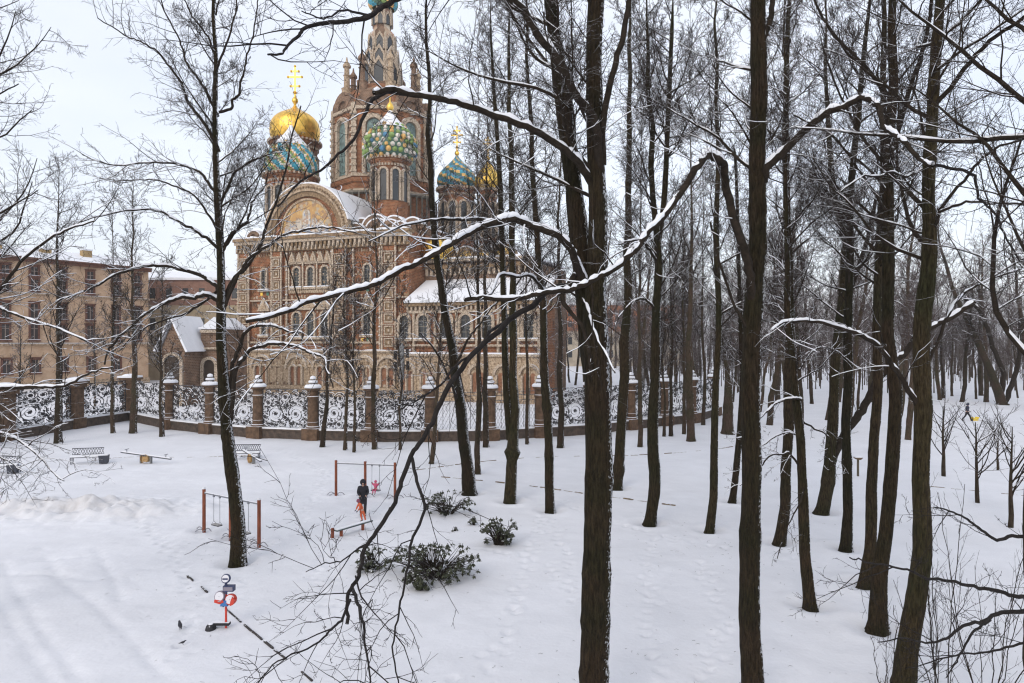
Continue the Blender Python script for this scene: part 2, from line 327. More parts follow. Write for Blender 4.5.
def hero(name, label, px, H, Y=None, limb=None, seed=1, cat='tree', group=None, bark_m=BARK, n1=26, L1=3.6, h0=.45, ang=(38, 68), up=.32,
         n2=12, n3=8, n4=3, boughs=(), forks=(), snow=True, crown=True, dens=1.0, top=None):
    """px: [(x, y, width in px)] from the foot up; boughs: [(list of (x, y), Yend, w0, w1, twig density, thick snow)]"""
    rng = np.random.default_rng(seed)
    if Y is None: Y = gy(px[0][1])
    if px[-1][1] < 130 and crown: H = max(H, EYE + .5 * Y + 2.5)
    n1 = int(n1 * 1.3); L1 = L1 * 1.45; g0 = px[0]
    P = [pt(x, y, Y) for x, y, w in px]; Rr = [w / 2 * Y / F * (1 if Y < 18 else 1 - .32 * i / (len(px) - 1)) for i, (x, y, w) in enumerate(px)]
    base = P[0].copy()
    if base[2] > .3 or base[2] < -.3:                       # foot hidden below the frame: carry the trunk down to the snow
        k = (P[0] - P[1]) / max(.01, P[1][2] - P[0][2]); b = P[0] + k * P[0][2] * .6; b[2] = 0
        P = [b] + P; Rr = [Rr[0] * 1.06] + Rr; base = b
    P[0] = P[0] + np.array([0, 0, -.25 - P[0][2]])
    if P[-1][2] < H:
        d = nrm(P[-1] - P[-2]); dz = H - P[-1][2]
        m1 = P[-1] + np.array([d[0] * dz * .35, rng.normal() * .2, dz * .45]); m2 = P[-1] + np.array([d[0] * dz * .45, rng.normal() * .4, dz])
        P += [m1, m2]; Rr += [Rr[-1] * .55, .02]
    P = cr_spline(P, 6); Rr = cr_spline(np.array(Rr)[:, None], 6)[:, 0]; Rr = np.maximum(Rr, .015)
    root = thing(name, label, cat, (base[0], base[1], 0), 0, group)
    o = np.array([base[0], base[1], 0]); P = P - o
    trunk_mesh(P, Rr, rng, 16 if Y < 24 else 10, bark_m, 'trunk', root)
    Pr, RRr = resample(P, Rr, 40)
    cm = MB(); sm = MB() if snow else None
    leaders = [(Pr, RRr, h0)]
    for fk in forks:                                       # second stems
        q = cr_spline([pt(x, y, Y + dy) - o for x, y, w, dy in fk], 5); rq = cr_spline(np.array([[w / 2 * Y / F] for x, y, w, dy in fk]), 5)[:, 0]
        if q[-1][2] < H * .92:
            d = nrm(q[-1] - q[-2]); dz = H * .92 - q[-1][2]
            ext = np.array([q[-1] + d * dz * .5 + np.array([0, 0, dz * .1]), q[-1] + np.array([d[0] * dz * .6, d[1] * dz * .5, dz])])
            q = np.vstack([q, ext]); rq = np.concatenate([rq, [rq[-1] * .6, .02]])
        trunk_mesh(q, rq, rng, 12 if Y < 24 else 8, bark_m, 'stem', root, base=False)
        leaders.append((*resample(q, rq, 40), .35))
    if crown:
        for (p, r, h) in leaders:
            crown_mesh(cm, p, r, rng, Y, n1, L1, (h, .99), ang, up, n2, n3, n4, snowmb=sm, dens=dens)
        cm.build('crown', [LIMB, TWIG], root, smooth=True)
        if sm is not None and sm.n: sm.build('crown_snow', SNOW, root, smooth=True)
    rmin = .0030 + Y * .00013
    for bi, b in enumerate(boughs):
        pts, Ye, w0, w1, tw, sn = b[:6]; nd = b[6] if len(b) > 6 else None
        k = len(pts); Ys = [Y + (Ye - Y) * (i / (k - 1)) for i in range(k)]
        q = np.array([pt(x, y, yy) for (x, y), yy in zip(pts, Ys)]) - o
        q[0] = q[0]
        q = cr_spline(q, 6); m = len(q); q[1:-1] += rng.normal(size=(m - 2, 3)) * .012 * (Y / 20); kn = rng.normal(size=(max(3, m // 4), 3)) * .055 * (Y / 18); kn[0] = 0; q += np.stack([np.interp(np.linspace(0, len(kn) - 1, m), np.arange(len(kn)), kn[:, c]) for c in range(3)], 1)
        wr = np.linspace(w0, w1, m) / 2 * np.interp(np.linspace(0, 1, m), [0, 1], [Y, Ye]) / F
        bm = MB(); bm.tubes(q, wr, 9, 0)
        q2, r2 = resample(q, wr, 16)
        if tw > 0:
            ln = np.linalg.norm(np.diff(q2, axis=0), axis=1).sum()
            A, AR = sub(q2[None], r2[None], [max(2, int(ln * tw))], (.1, 1.0), (30, 65), lambda t, pl, r: np.minimum(pl * .34, 2.1) * (.35 + .8 * r), 8, b[7] if len(b) > 7 else .1, .13, .0075, rmin, rng, flat=.1)
            bsm = MB() if sn > .3 else None
            grow(bm, A, AR, rng, rmin * .85, 4, 3, 1, .12, bsm)
        bo = bm.build('bough', [limb, limb] if limb and sn < .3 else [LIMB, TWIG], root, smooth=True)
        if sn > 0:
            s2 = MB(); P2, R2 = resample(q, wr, max(16, int(len(q) * 1.5)))
            caps(s2, P2[None], R2[None], rng, sn, 8, .26, (.55, 1.0))
            if tw > 0 and sn > .3 and bsm.n: s2.quads(np.vstack(bsm.v), np.vstack(bsm.q), 0)
            s2.build('snow_cover', SNOW, bo, smooth=True)
    return root

PROTO = []
def make_proto(seed, H, r, L1, n1, far, Y=60, lean=.0, h0=.3, label='', group='', name='bare_tree'):
    rng = np.random.default_rng(seed)
    z = np.linspace(0, 1, 9); bend = np.cumsum(rng.normal(size=(9, 2)) * .09, 0) * H / 20; bend[0] = 0
    P = np.stack([bend[:, 0] + lean * z * H, bend[:, 1], z * H - .3 * (z == 0)], 1); Rr = r * (1 - z) ** .75 + .02
    P = cr_spline(P, 4); Rr = np.interp(np.linspace(0, 1, len(P)), z, Rr)
    root = thing(name, label, 'tree', (0, 0, 0), 0, group)
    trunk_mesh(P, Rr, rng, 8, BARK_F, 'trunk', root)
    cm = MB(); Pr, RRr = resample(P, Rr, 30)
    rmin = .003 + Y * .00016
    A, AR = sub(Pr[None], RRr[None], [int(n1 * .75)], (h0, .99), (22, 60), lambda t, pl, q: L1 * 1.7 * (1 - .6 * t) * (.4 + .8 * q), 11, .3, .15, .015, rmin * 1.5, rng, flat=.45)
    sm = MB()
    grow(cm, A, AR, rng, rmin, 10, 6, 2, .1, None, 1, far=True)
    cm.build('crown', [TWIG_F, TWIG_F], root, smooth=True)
    caps(sm, A, AR, rng, .9, 4, .5); sm.build('crown_snow', SNOW, root, smooth=True)
    return root
# ================================================================ ground
rg = np.random.default_rng(5)
def lat_noise(x, y, sc, seed):
    r = np.random.default_rng(seed); T = r.random((256, 256)); u = x / sc; v = y / sc
    i = np.floor(u).astype(int); j = np.floor(v).astype(int); a = u - i; b = v - j; a = a * a * (3 - 2 * a); b = b * b * (3 - 2 * b)
    g = lambda p, q: T[p % 256, q % 256]
    return (g(i, j) * (1 - a) + g(i + 1, j) * a) * (1 - b) + (g(i, j + 1) * (1 - a) + g(i + 1, j + 1) * a) * b - .5
def segdist(X, Y, A, B):
    d = B - A; L2 = (d ** 2).sum() + 1e-9; t = np.clip(((X - A[0]) * d[0] + (Y - A[1]) * d[1]) / L2, 0, 1)
    return np.hypot(X - A[0] - t * d[0], Y - A[1] - t * d[1]), t
def axis(lo, hi, f0, f1, h, g):
    c = list(np.arange(f0, f1 + 1e-6, h)); s = h; v = f1
    while v < hi: s *= g; v += s; c.append(v)
    s = h; v = f0; pre = []
    while v > lo: s *= g; v -= s; pre.append(v)
    return np.array(pre[::-1] + c)
xs = axis(-2500, 2500, -26, 18, .12, 1.06); ys = axis(-60, 4500, 16.5, 46, .13, 1.05)
GX, GY = np.meshgrid(xs, ys)
GZ = .10 * lat_noise(GX, GY, 6, 1) + .05 * lat_noise(GX, GY, 1.7, 2) + .030 * lat_noise(GX, GY, .6, 3) + .016 * lat_noise(GX, GY, .27, 4)
mnd = np.exp(-((GX + 22) / 6.0) ** 2) * np.exp(-((GY - 33.5 - .12 * (GX + 22)) / 1.9) ** 2)
lump = 1 + 1.1 * lat_noise(GX, GY, .9, 7) + .7 * lat_noise(GX, GY, .42, 8)
GZ += .52 * mnd * (lump + .5 * lat_noise(GX, GY, .22, 9) * 1.2)
GZ += .22 * np.exp(-((GX + 21) / 9) ** 2) * np.exp(-((GY - 36) / 3) ** 2)
for hx, hy, hw in ((-21.1, 33.0, .5), (-19.9, 33.1, .45)):
    GZ -= .34 * np.exp(-((GX - hx) / hw) ** 2 - ((GY - hy) / .38) ** 2)
tr = [[(3, 561), (21, 597), (43, 632), (74, 672), (95, 700)], [(46, 556), (64, 582), (92, 602), (117, 625), (142, 653), (170, 683)],
      [(18, 575), (53, 572), (75, 576)], [(40, 560), (85, 556)], [(40, 573), (92, 580)], [(0, 600), (14, 625), (34, 655), (58, 690)], [(96, 548), (112, 575), (120, 600)]]
for q in tr:
    g = [gp(*p)[:2] for p in q]
    for a, b in zip(g[:-1], g[1:]):
        d, t = segdist(GX, GY, a, b); GZ += np.exp(-(d / .16) ** 2) * (-.045 + .07 * lat_noise(GX, GY, .16, 21)) * np.where((t > 0) & (t < 1), 1, .5)
trails = [[(330, 470), (300, 520), (250, 560), (235, 600)], [(250, 560), (200, 600), (178, 660)], [(655, 540), (648, 600), (662, 683)], [(330, 455), (360, 485), (366, 515)],
          [(366, 515), (345, 535), (320, 560), (330, 620)], [(540, 510), (570, 560), (600, 610)], [(540, 520), (520, 590), (500, 650), (470, 683)],
          [(560, 500), (600, 520), (700, 545), (790, 560)], [(280, 450), (320, 470), (335, 480)], [(130, 515), (170, 550), (190, 590)], [(700, 560), (720, 620), (700, 683)], [(480, 550), (540, 560), (575, 600)]]
for q in trails:
    g = cr_spline([[*gp(*p)] for p in q], 8)[:, :2]; g, _ = resample(np.c_[g, np.zeros(len(g))], np.zeros(len(g)), max(4, int(np.linalg.norm(np.diff(g, axis=0), axis=1).sum() / .33)))
    for i, p in enumerate(g):
        dx, dy = rg.normal() * .12 + (.12 if i % 2 else -.12), rg.normal() * .12; am = rg.uniform(.4, 1.25)
        w = (abs(GX - p[0] - dx) < .8) & (abs(GY - p[1] - dy) < .8)
        r2 = (GX[w] - p[0] - dx) ** 2 + (GY[w] - p[1] - dy) ** 2
        GZ[w] += am * (-.085 * np.exp(-r2 / .014) + .015 * np.exp(-(np.sqrt(r2) - .24) ** 2 / .01))
for i in range(260):                                        # scuffed snow round the playground
    cx, cy = rg.uniform(-20, -2), rg.uniform(22, 42)
    w = (abs(GX - cx) < .8) & (abs(GY - cy) < .8); r2 = (GX[w] - cx) ** 2 + (GY[w] - cy) ** 2
    GZ[w] += rg.uniform(-.05, .02) * np.exp(-r2 / rg.uniform(.015, .06))
BASES = [(238, 563, .3), (470, 494, .35), (510, 502, .3), (550, 511, .25), (616, 488, .3), (649, 524, .3), (709, 531, .22), (732, 501, .2), (779, 543, .3), (811, 606, .25), (845, 549, .28), (864, 586, .3), (877, 629, .35), (821, 512, .35), (204, 531, .12), (259, 545, .12), (232, 538, .12), (336, 495, .12), (366, 497, .12), (395, 498, .12)]
for bx, by, br_ in BASES:                                   # melt hollow and drift round each trunk
    p = gp(bx, by); w = (abs(GX - p[0]) < 3) & (abs(GY - p[1]) < 3); r = np.hypot(GX[w] - p[0], GY[w] - p[1])
    GZ[w] += -.16 * np.exp(-(r / (br_ + .22)) ** 2) + .06 * np.exp(-((r - br_ - .65) / .3) ** 2)
for (cx, cy) in ((-12.2, 29.5), (-8, 37), (-7.2, 32.5)):     # trampled under the swings and at the bench
    for i in range(90):
        qx, qy = cx + rg.normal() * 1.1, cy + rg.normal() * .8; w = (abs(GX - qx) < .6) & (abs(GY - qy) < .6); r2 = (GX[w] - qx) ** 2 + (GY[w] - qy) ** 2; GZ[w] += rg.uniform(-.05, -.01) * np.exp(-r2 / .015)
far = np.clip((np.hypot(GX, GY) - 60) / 80, 0, 1); GZ *= 1 - .6 * far
mb = MB(); ny, nx = GX.shape; ii = (np.arange(ny - 1)[:, None] * nx + np.arange(nx - 1)[None]).ravel()
mb.quads(np.stack([GX, GY, GZ], -1).reshape(-1, 3), np.stack([ii, ii + 1, ii + nx + 1, ii + nx], 1))
tag(mb.build('snow_ground', SNOWG, smooth=True), 'trampled snow covering the park lawn and playground', kind='structure')
def gh(x, y):
    i = np.clip(np.searchsorted(xs, x), 1, len(xs) - 1); j = np.clip(np.searchsorted(ys, y), 1, len(ys) - 1)
    return float(GZ[j, i])

EDGE = mat('edging_board', (.17, .13, .085), .9, noise=.4, nscale=4); add_snow(EDGE, .98, 1.1, 5, (0, 0, 1), .55)
EDGD = mat('edging_dark', (.045, .04, .038), .9); add_snow(EDGD, 1.05, 1.15, 6, (0, 0, 1), .6)
def edging(name, pts, h, w, m, gap, lab):
    mb = MB(); g = cr_spline([[*gp(*p)] for p in pts], 6)[:, :2]; g3, _ = resample(np.c_[g, np.zeros(len(g))], np.zeros(len(g)), max(6, int(np.linalg.norm(np.diff(g, axis=0), axis=1).sum() / .7)))
    for a, b in zip(g3[:-1], g3[1:]):
        if rg.random() < gap: continue
        d = b - a; L_ = np.linalg.norm(d); e = rg.uniform(-.035, .01); x0 = rg.uniform(0, .25) if gap else 0
        M = Matrix.Translation((a[0], a[1], gh(a[0], a[1]))) @ Matrix.Rotation(math.atan2(d[1], d[0]), 4, 'Z')
        mb.box(L_ * x0, L_ * rg.uniform(.85, .98), -w / 2, w / 2, -.2, h + e, 0, M)
    tag(mb.build(name, m), lab, kind='structure')
edging('path_edging', [(187, 576), (215, 600), (250, 631), (285, 660), (314, 684)], .05, .045, EDGD, .2, 'dark broken edging line poking through snow beside red toy post')
edging('path_edging', [(417, 470), (508, 459), (583, 456), (647, 455), (710, 450), (733, 447)], .035, .09, EDGE, .3, 'thin path edging between the trees and the stone fence')
edging('path_edging', [(430, 476), (514, 484), (560, 490), (610, 497), (705, 509)], .045, .10, EDGE, .3, 'thin ochre path edging crossing between the tall trunks')
edging('path_edging', [(930, 486), (980, 491), (1024, 496), (1100, 504)], .045, .10, EDGE, .15, 'ochre path edging below the young saplings')
edging('path_edging', [(90, 461), (125, 457), (200, 457), (250, 455)], .04, .08, EDGE, .3, 'path edging running between bench and seesaw')

# ================================================================ stone and iron fence
GRAN = mat('granite_brown', (.065, .040, .025), .85, col2=(.15, .092, .056), nscale=2.5, bump=.5, bscale=12); add_snow(GRAN, .62, .78, 4, (0, -.1, 1), .4)
GRAN2 = mat('granite_dark', (.045, .036, .030), .85, col2=(.11, .08, .062), nscale=3, bump=.5, bscale=9); add_snow(GRAN2, .62, .78, 5, (0, -.2, 1), .4)
IRON = mat('black_iron', (.028, .026, .028), .6); add_snow(IRON, .42, .6, 9, (.1, -.35, .9), .45)
FP = [(-110, 462), (-50, 450), (0, 442), (42, 433), (82, 427), (129, 419.6), (155, 425), (175, 430), (205, 433), (252, 437), (300, 439.5), (374, 441), (430, 441), (492, 440), (540, 437), (583, 434.5), (623, 430), (650, 427), (675, 424), (700, 421.6), (723, 412)]
fg = [gp(*p)[:2] for p in FP]
def fence_at(px):                                           # the point of the fence line seen in column px
    for a, b, p, q in zip(fg[:-1], fg[1:], FP[:-1], FP[1:]):
        if p[0] <= px <= q[0]:
            k = (px - 512) / F; t = (k * a[1] - a[0]) / ((b[0] - a[0]) - k * (b[1] - a[1])); return a + t * (b - a)
    return fg[-1]
pil = [-92, -40, 5, 75, 130, 170, 210, 258, 313, 371, 430, 490, 540, 590, 631, 664, 692, 714]
PP = [fence_at(p) for p in pil]
fence = thing('park_fence', 'curved snow-capped fence of brown granite pillars with black scrolled ironwork', 'fence', (*PP[8], 0))
fo = PP[8]
bm_ = MB()
for a, b in zip(PP[:-1], PP[1:]):
    d = b - a; L_ = np.linalg.norm(d); M = Matrix.Translation((*(a - fo), 0)) @ Matrix.Rotation(math.atan2(d[1], d[0]), 4, 'Z')
    bm_.box(-.05, L_ + .05, -.34, .34, -.3, .72, 0, M); bm_.box(-.1, L_ + .1, -.42, .42, .721, .86, 0, M)
bm_.build('base_wall', GRAN2, fence)
sw = MB()
for a, b in zip(PP[:-1], PP[1:]):
    d = b - a; L_ = np.linalg.norm(d); M = Matrix.Translation((*(a - fo), 0)) @ Matrix.Rotation(math.atan2(d[1], d[0]), 4, 'Z')
    n = 14
    for i in range(n):
        h = .10 + .06 * rg.random(); sw.box(L_ * i / n, L_ * (i + 1) / n, -.40, .40, .862, .862 + h, 0, M)
sw.build('base_snow', SNOW, fence)
def pillar(par, p, rz, square):
    def MM(dz=0): return Matrix.Translation((p[0], p[1], dz)) @ Matrix.Rotation(rz, 4, 'Z')
    m = MB(); T = 5.1
    if square:
        m.box(-.75, .75, -.65, .65, -.2, 1.0, 0, MM()); m.box(-.58, .58, -.5, .5, 1.001, 4.0, 0, MM()); m.box(-.66, .66, -.58, .58, 2.3, 2.5, 0, MM())
        m.box(-.78, .78, -.68, .68, 4.001, 4.35, 0, MM()); m.box(-.95, .95, -.85, .85, 4.351, 4.6, 0, MM())
        po = m.build('pillar', GRAN, par)
        s = MB(); s.box(-.92, .92, -.82, .82, 4.601, 4.8, 0, MM()); s.ball((p[0], p[1], 4.81), .78, 12, sc=(1, .9, .25)); s.build('snow_cap', SNOW, po, smooth=False); return
    m.box(-.72, .72, -.72, .72, -.2, 1.02, 0, MM())
    m.lathe([(.56, 1.02), (.56, 1.15), (.47, 1.2), (.45, 2.4), (.43, 3.4), (.43, 3.55), (.53, 3.6), (.53, 3.75), (.44, 3.8), (.44, 4.25), (.62, 4.3), (.66, 4.5), (.05, 4.55)], 16, p)
    for k in range(5):                                       # rusticated band shadows and the carved panel
        pass
    m.lathe([(.46, 1.45), (.50, 1.47), (.50, 1.55), (.46, 1.57)], 16, p)
    po = m.build('pillar', GRAN, par, smooth=False)
    u = MB(); u.lathe([(.3, 4.5), (.44, 4.6), (.47, 4.72), (.34, 4.84), (.3, 4.9), (.36, 4.96), (.36, 5.05), (.22, 5.12), (.2, 5.2), (.23, 5.27), (.18, 5.38), (.02, 5.44)], 14, p); u.build('urn', GRAN2, po, smooth=True)
    s = MB(); s.lathe([(.70, 4.49), (.74, 4.56), (.66, 4.72), (.5, 4.80), (.48, 4.74)], 16, p); s.lathe([(.36, 4.93), (.4, 5.0), (.36, 5.12), (.2, 5.16), (.19, 5.1)], 14, p)
    s.lathe([(.23, 5.24), (.27, 5.34), (.2, 5.48), (.02, 5.54)], 12, p); s.build('snow_cap', SNOW, po, smooth=True)
for i, (p, px) in enumerate(zip(PP, pil)):
    a = PP[max(0, i - 1)]; b = PP[min(len(PP) - 1, i + 1)]; d = b - a
    pillar(fence, p - fo, math.atan2(d[1], d[0]), i < 5)
def scroll_panel(seed):                                      # unit width, 3.45 m high
    r = np.random.default_rng(seed); m = MB(); Wd, Hh = 4.2, 3.35; circ = []
    j_ = lambda: r.uniform(-.18, .18)
    fixed = [(1.3 + j_(), 1.3 + j_(), .78), (2.95 + j_(), 1.4 + j_(), .82), (2.1 + j_(), 2.7, .5)]
    for c in fixed: circ.append(c)
    for R0 in (.42, .32, .24, .17, .12):
        for _ in range(420):
            x, z = r.uniform(R0, Wd - R0), r.uniform(R0, Hh - R0)
            if all(math.hypot(x - a, z - b) > (R0 + c) * .90 for a, b, c in circ): circ.append((x, z, R0))
    for j, (x, z, R0) in enumerate(circ):
        n = 26; t = np.linspace(0, 1, n); th = r.uniform(0, 6.28) + (1 if r.random() < .5 else -1) * t * (2.3 if R0 > .3 else 1.5) * 2 * math.pi
        rr = R0 * (1 - .86 * t); P = np.stack([x + rr * np.cos(th), np.full(n, r.normal() * .02), z + rr * np.sin(th)], 1)
        m.tubes(P, np.full(n, .048 if R0 > .3 else .036) * (1 - .3 * t), 4)
        for q in range(int(9 + R0 * 16)):                    # leaves on the outside of the scroll and a blossom inside
            a = r.uniform(0, 6.28); b_ = R0 * r.uniform(.55, 1.0); c = np.array([x + b_ * math.cos(a), r.normal() * .02, z + b_ * math.sin(a)])
            dd = np.array([math.cos(a + 1), .0, math.sin(a + 1)]); L_ = r.uniform(.12, .27); e = np.array([-dd[2], 0, dd[0]]) * L_ * .33
            m.quads([c, c + dd * L_ * .5 + e, c + dd * L_, c + dd * L_ * .5 - e], [[0, 1, 2, 3]]); y = np.array([0, .03, 0])
            m.quads([c, c + dd * L_ * .5 + y, c + dd * L_, c + dd * L_ * .5 - y], [[0, 1, 2, 3]])
        if R0 > .2:
            for a in np.arange(6) * 1.047:
                c = np.array([x, -.03, z]); dd = np.array([math.cos(a), 0, math.sin(a)]); e = np.array([-dd[2], 0, dd[0]]) * .07
                m.quads([c, c + dd * .10 + e, c + dd * .2, c + dd * .10 - e], [[0, 1, 2, 3]])
    for z in (0.03, Hh): m.box(0, Wd, -.03, .03, z - .03, z + .03)
    for x in (0.04, Wd - .04): m.box(x - .03, x + .03, -.025, .025, 0.06, Hh - .03)
    return m
panels = [scroll_panel(s) for s in (1, 2, 3, 4, 5)]; pm = []
for k, m in enumerate(panels):
    o = m.build('scroll_panel', IRON, fence); pm.append(o)
def mesh_panel():
    m = MB(); Wd, Hh = 4.2, 3.2
    for z in (.03, 2.45, 2.9, Hh): m.box(0, Wd, -.03, .03, z - .025, z + .025)
    for x in np.linspace(.04, Wd - .04, 8): m.box(x - .02, x + .02, -.02, .02, .06, Hh + .25)
    for s in (-1, 1):
        for x in np.arange(-3, 5, .3):
            a = np.array([x if s > 0 else x + 0, 0, .06]); L_ = 2.35; b = a + np.array([s * L_ * .5, 0, L_])
            ta, tb = 0, 1
            for lim, sg in ((0, 1), (Wd, -1)):
                pass
            pts = [a + (b - a) * t for t in np.linspace(0, 1, 20)]; pts = [p for p in pts if 0 <= p[0] <= Wd]
            if len(pts) > 1: m.tubes(np.array([pts[0], pts[-1]]), np.array([.014, .014]), 3)
    return m
mp_o = mesh_panel().build('lattice_panel', IRON, fence)
used_p = set()
for i, (a, b) in enumerate(zip(PP[:-1], PP[1:])):
    d = b - a; L_ = np.linalg.norm(d); lat = pil[i] in (430, 490); src = mp_o if lat else pm[(i * 3) % 5]
    o = src if src.name not in used_p else src.copy()
    if src.name in used_p: COL.objects.link(o)
    used_p.add(src.name); o.parent = fence; g = .47 if not i < 4 else .6
    u = d / L_; o.location = (*(a + u * g - fo), .93); o.rotation_euler = (0, 0, math.atan2(d[1], d[0])); o.scale = ((L_ - 2 * g) / 4.2, 1, 1)
# ================================================================ the cathedral
def brick(name, c1, c2, mortar, sc, bw=.5, bh=.25, noise=.3):
    m = bpy.data.materials.new(name); m.use_nodes = True; t = m.node_tree; n = t.nodes; l = t.links; b = n['Principled BSDF']; b.inputs['Roughness'].default_value = .85
    b.inputs['Specular IOR Level'].default_value = .2
    tcn = n.new('ShaderNodeTexCoord'); sx = n.new('ShaderNodeSeparateXYZ'); l.new(tcn.outputs['Object'], sx.inputs[0])
    ad = n.new('ShaderNodeMath'); l.new(sx.outputs[0], ad.inputs[0]); l.new(sx.outputs[1], ad.inputs[1])
    cb = n.new('ShaderNodeCombineXYZ'); l.new(ad.outputs[0], cb.inputs[0]); l.new(sx.outputs[2], cb.inputs[1])
    br = n.new('ShaderNodeTexBrick'); br.inputs['Scale'].default_value = sc; br.inputs['Color1'].default_value = (*c1, 1); br.inputs['Color2'].default_value = (*c2, 1)
    br.inputs['Mortar'].default_value = (*mortar, 1); br.inputs['Brick Width'].default_value = bw; br.inputs['Row Height'].default_value = bh; br.inputs['Mortar Size'].default_value = .03
    l.new(cb.outputs[0], br.inputs[0])
    no = n.new('ShaderNodeTexNoise'); no.inputs['Scale'].default_value = .8; no.inputs['Detail'].default_value = 7; l.new(tcn.outputs['Object'], no.inputs[0])
    r = n.new('ShaderNodeValToRGB'); r.color_ramp.elements[0].position = .32; r.color_ramp.elements[1].position = .68
    r.color_ramp.elements[0].color = (1 - noise, 1 - noise, 1 - noise, 1); r.color_ramp.elements[1].color = (1, 1, 1, 1); l.new(no.outputs[0], r.inputs[0])
    mx = n.new('ShaderNodeMix'); mx.data_type = 'RGBA'; mx.blend_type = 'MULTIPLY'; mx.inputs[0].default_value = 1; l.new(br.outputs[0], mx.inputs[6]); l.new(r.outputs[0], mx.inputs[7])
    l.new(mx.outputs[2], b.inputs['Base Color']); return m
BRICK = brick('church_brick', (.21, .070, .030), (.37, .135, .058), (.38, .27, .17), 1.3, .6, .3, .5)
BRICKD = brick('church_brick_dark', (.15, .085, .055), (.26, .15, .095), (.34, .27, .2), 1.4, .7, .3, .5)
STONE = mat('church_stone', (.17, .11, .065), .85, col2=(.56, .44, .31), nscale=4, bump=.8, bscale=6)
TRIM = mat('church_trim', (.15, .095, .055), .85, col2=(.66, .56, .44), nscale=7, bump=.6, bscale=8); add_snow(TRIM, .5, .65, 3, (0, 0, 1), .35)
CORN = mat('church_cornice', (.12, .075, .045), .85, col2=(.34, .24, .14), nscale=3, bump=.8, bscale=6)
GLASS = mat('dark_glass', (.035, .04, .045), .18, spec=.5)
TILEG = mat('green_tile', (.06, .17, .12), .5, col2=(.13, .27, .20), nscale=2)
SCAF = mat('weathered_copper', (.13, .12, .10), .7, col2=(.22, .20, .16), nscale=2)
def mosaic(name, cols, sc=2.2):
    m = bpy.data.materials.new(name); m.use_nodes = True; t = m.node_tree; n = t.nodes; l = t.links; b = n['Principled BSDF']; b.inputs['Roughness'].default_value = .4
    tcn = n.new('ShaderNodeTexCoord'); v = n.new('ShaderNodeTexVoronoi'); v.inputs['Scale'].default_value = sc; l.new(tcn.outputs['Object'], v.inputs[0])
    s = n.new('ShaderNodeSeparateColor'); l.new(v.outputs['Color'], s.inputs[0]); r = n.new('ShaderNodeValToRGB'); r.color_ramp.interpolation = 'CONSTANT'
    e = r.color_ramp.elements; e[0].color = (*cols[0], 1); e[1].position = 1 / len(cols); e[1].color = (*cols[1], 1)
    for i, c in enumerate(cols[2:]): q = e.new((i + 2) / len(cols)); q.color = (*c, 1)
    l.new(s.outputs[0], r.inputs[0]); l.new(r.outputs[0], b.inputs['Base Color']); return m
MOSG = mosaic('mosaic_gold', [(.42, .25, .09), (.52, .33, .12), (.32, .19, .10), (.40, .32, .22), (.46, .26, .09)])
MOSB = mosaic('mosaic_figures', [(.34, .32, .30), (.26, .29, .36), (.48, .42, .34), (.38, .26, .18), (.55, .50, .44)], 2.6)
CH = thing('cathedral', 'ornate brick cathedral with gold and multicoloured onion domes behind the fence', 'cathedral', (-42.96, 112, 0), R_(-20.8))
ux, uy = .9348, -.3551
def U(px): k = (px - 512) / F; return (k * 112 + 42.96) / (ux - k * uy)
def Zf(px, py): return EYE + (HOR - py) * (112 + uy * U(px)) / F
def L2(px, D):                                              # church-local position of column px at distance D
    dx, dy = (px - 512) / F * D + 42.96, D - 112; return (ux * dx + uy * dy, -uy * dx + ux * dy)
def arch_poly(x0, x1, z0, z1, n=8, ogee=0):
    r = (x1 - x0) / 2; c = (x0 + x1) / 2; zz = z1 - r * (1 + ogee); p = [(x0, z0), (x1, z0), (x1, zz)]
    for i in range(1, n): a = math.pi * i / n; p.append((c + r * math.cos(a), zz + r * math.sin(a) * (1 + ogee)))
    p.append((x0, zz)); return p
def ring_arch(m, c, z, r0, r1, y0, y1, mm=0, n=14, a0=0, a1=math.pi, sq=1.0):
    for i in range(n):
        a, b = a0 + (a1 - a0) * i / n, a0 + (a1 - a0) * (i + 1) / n
        m.prism([(c + r0 * math.cos(a), z + r0 * sq * math.sin(a)), (c + r1 * math.cos(a), z + r1 * sq * math.sin(a)), (c + r1 * math.cos(b), z + r1 * sq * math.sin(b)), (c + r0 * math.cos(b), z + r0 * sq * math.sin(b))], y0, y1, mm)
m = MB()
XR = 29.6
m.box(-2, XR, 0, 29, -1, 25.0); m.build('nave_wall', BRICK, CH)
m = MB(); m.box(-2.6, XR + .3, -1.0, -.003, -1, 6.9)
x = -2.4
while x < XR: m.box(x, x + .35, -1.12, -1.003, .4, 6.6); x += rg.uniform(1.1, 1.5)
m.box(-2.7, XR + .35, -1.25, -1.003, 4.55, 4.8); m.box(-2.7, XR + .35, -1.3, -1.003, 1.1, 1.6)
m.build('lower_wall', STONE, CH)
m = MB(); m.box(-2.7, XR + .4, -1.3, -.003, 6.903, 7.15); m.box(-2.2, XR, -.4, -.003, 15.0, 15.25); m.box(-2.2, XR, -.3, -.003, 8.2, 8.5)
m.build('string_course', TRIM, CH)
m = MB()
for i in range(60): a = -2.7 + i * .555; m.box(a, a + .555, -1.28, -.05, 7.153, 7.2 + .14 * rg.random())
m.build('ledge_snow', SNOW, CH)
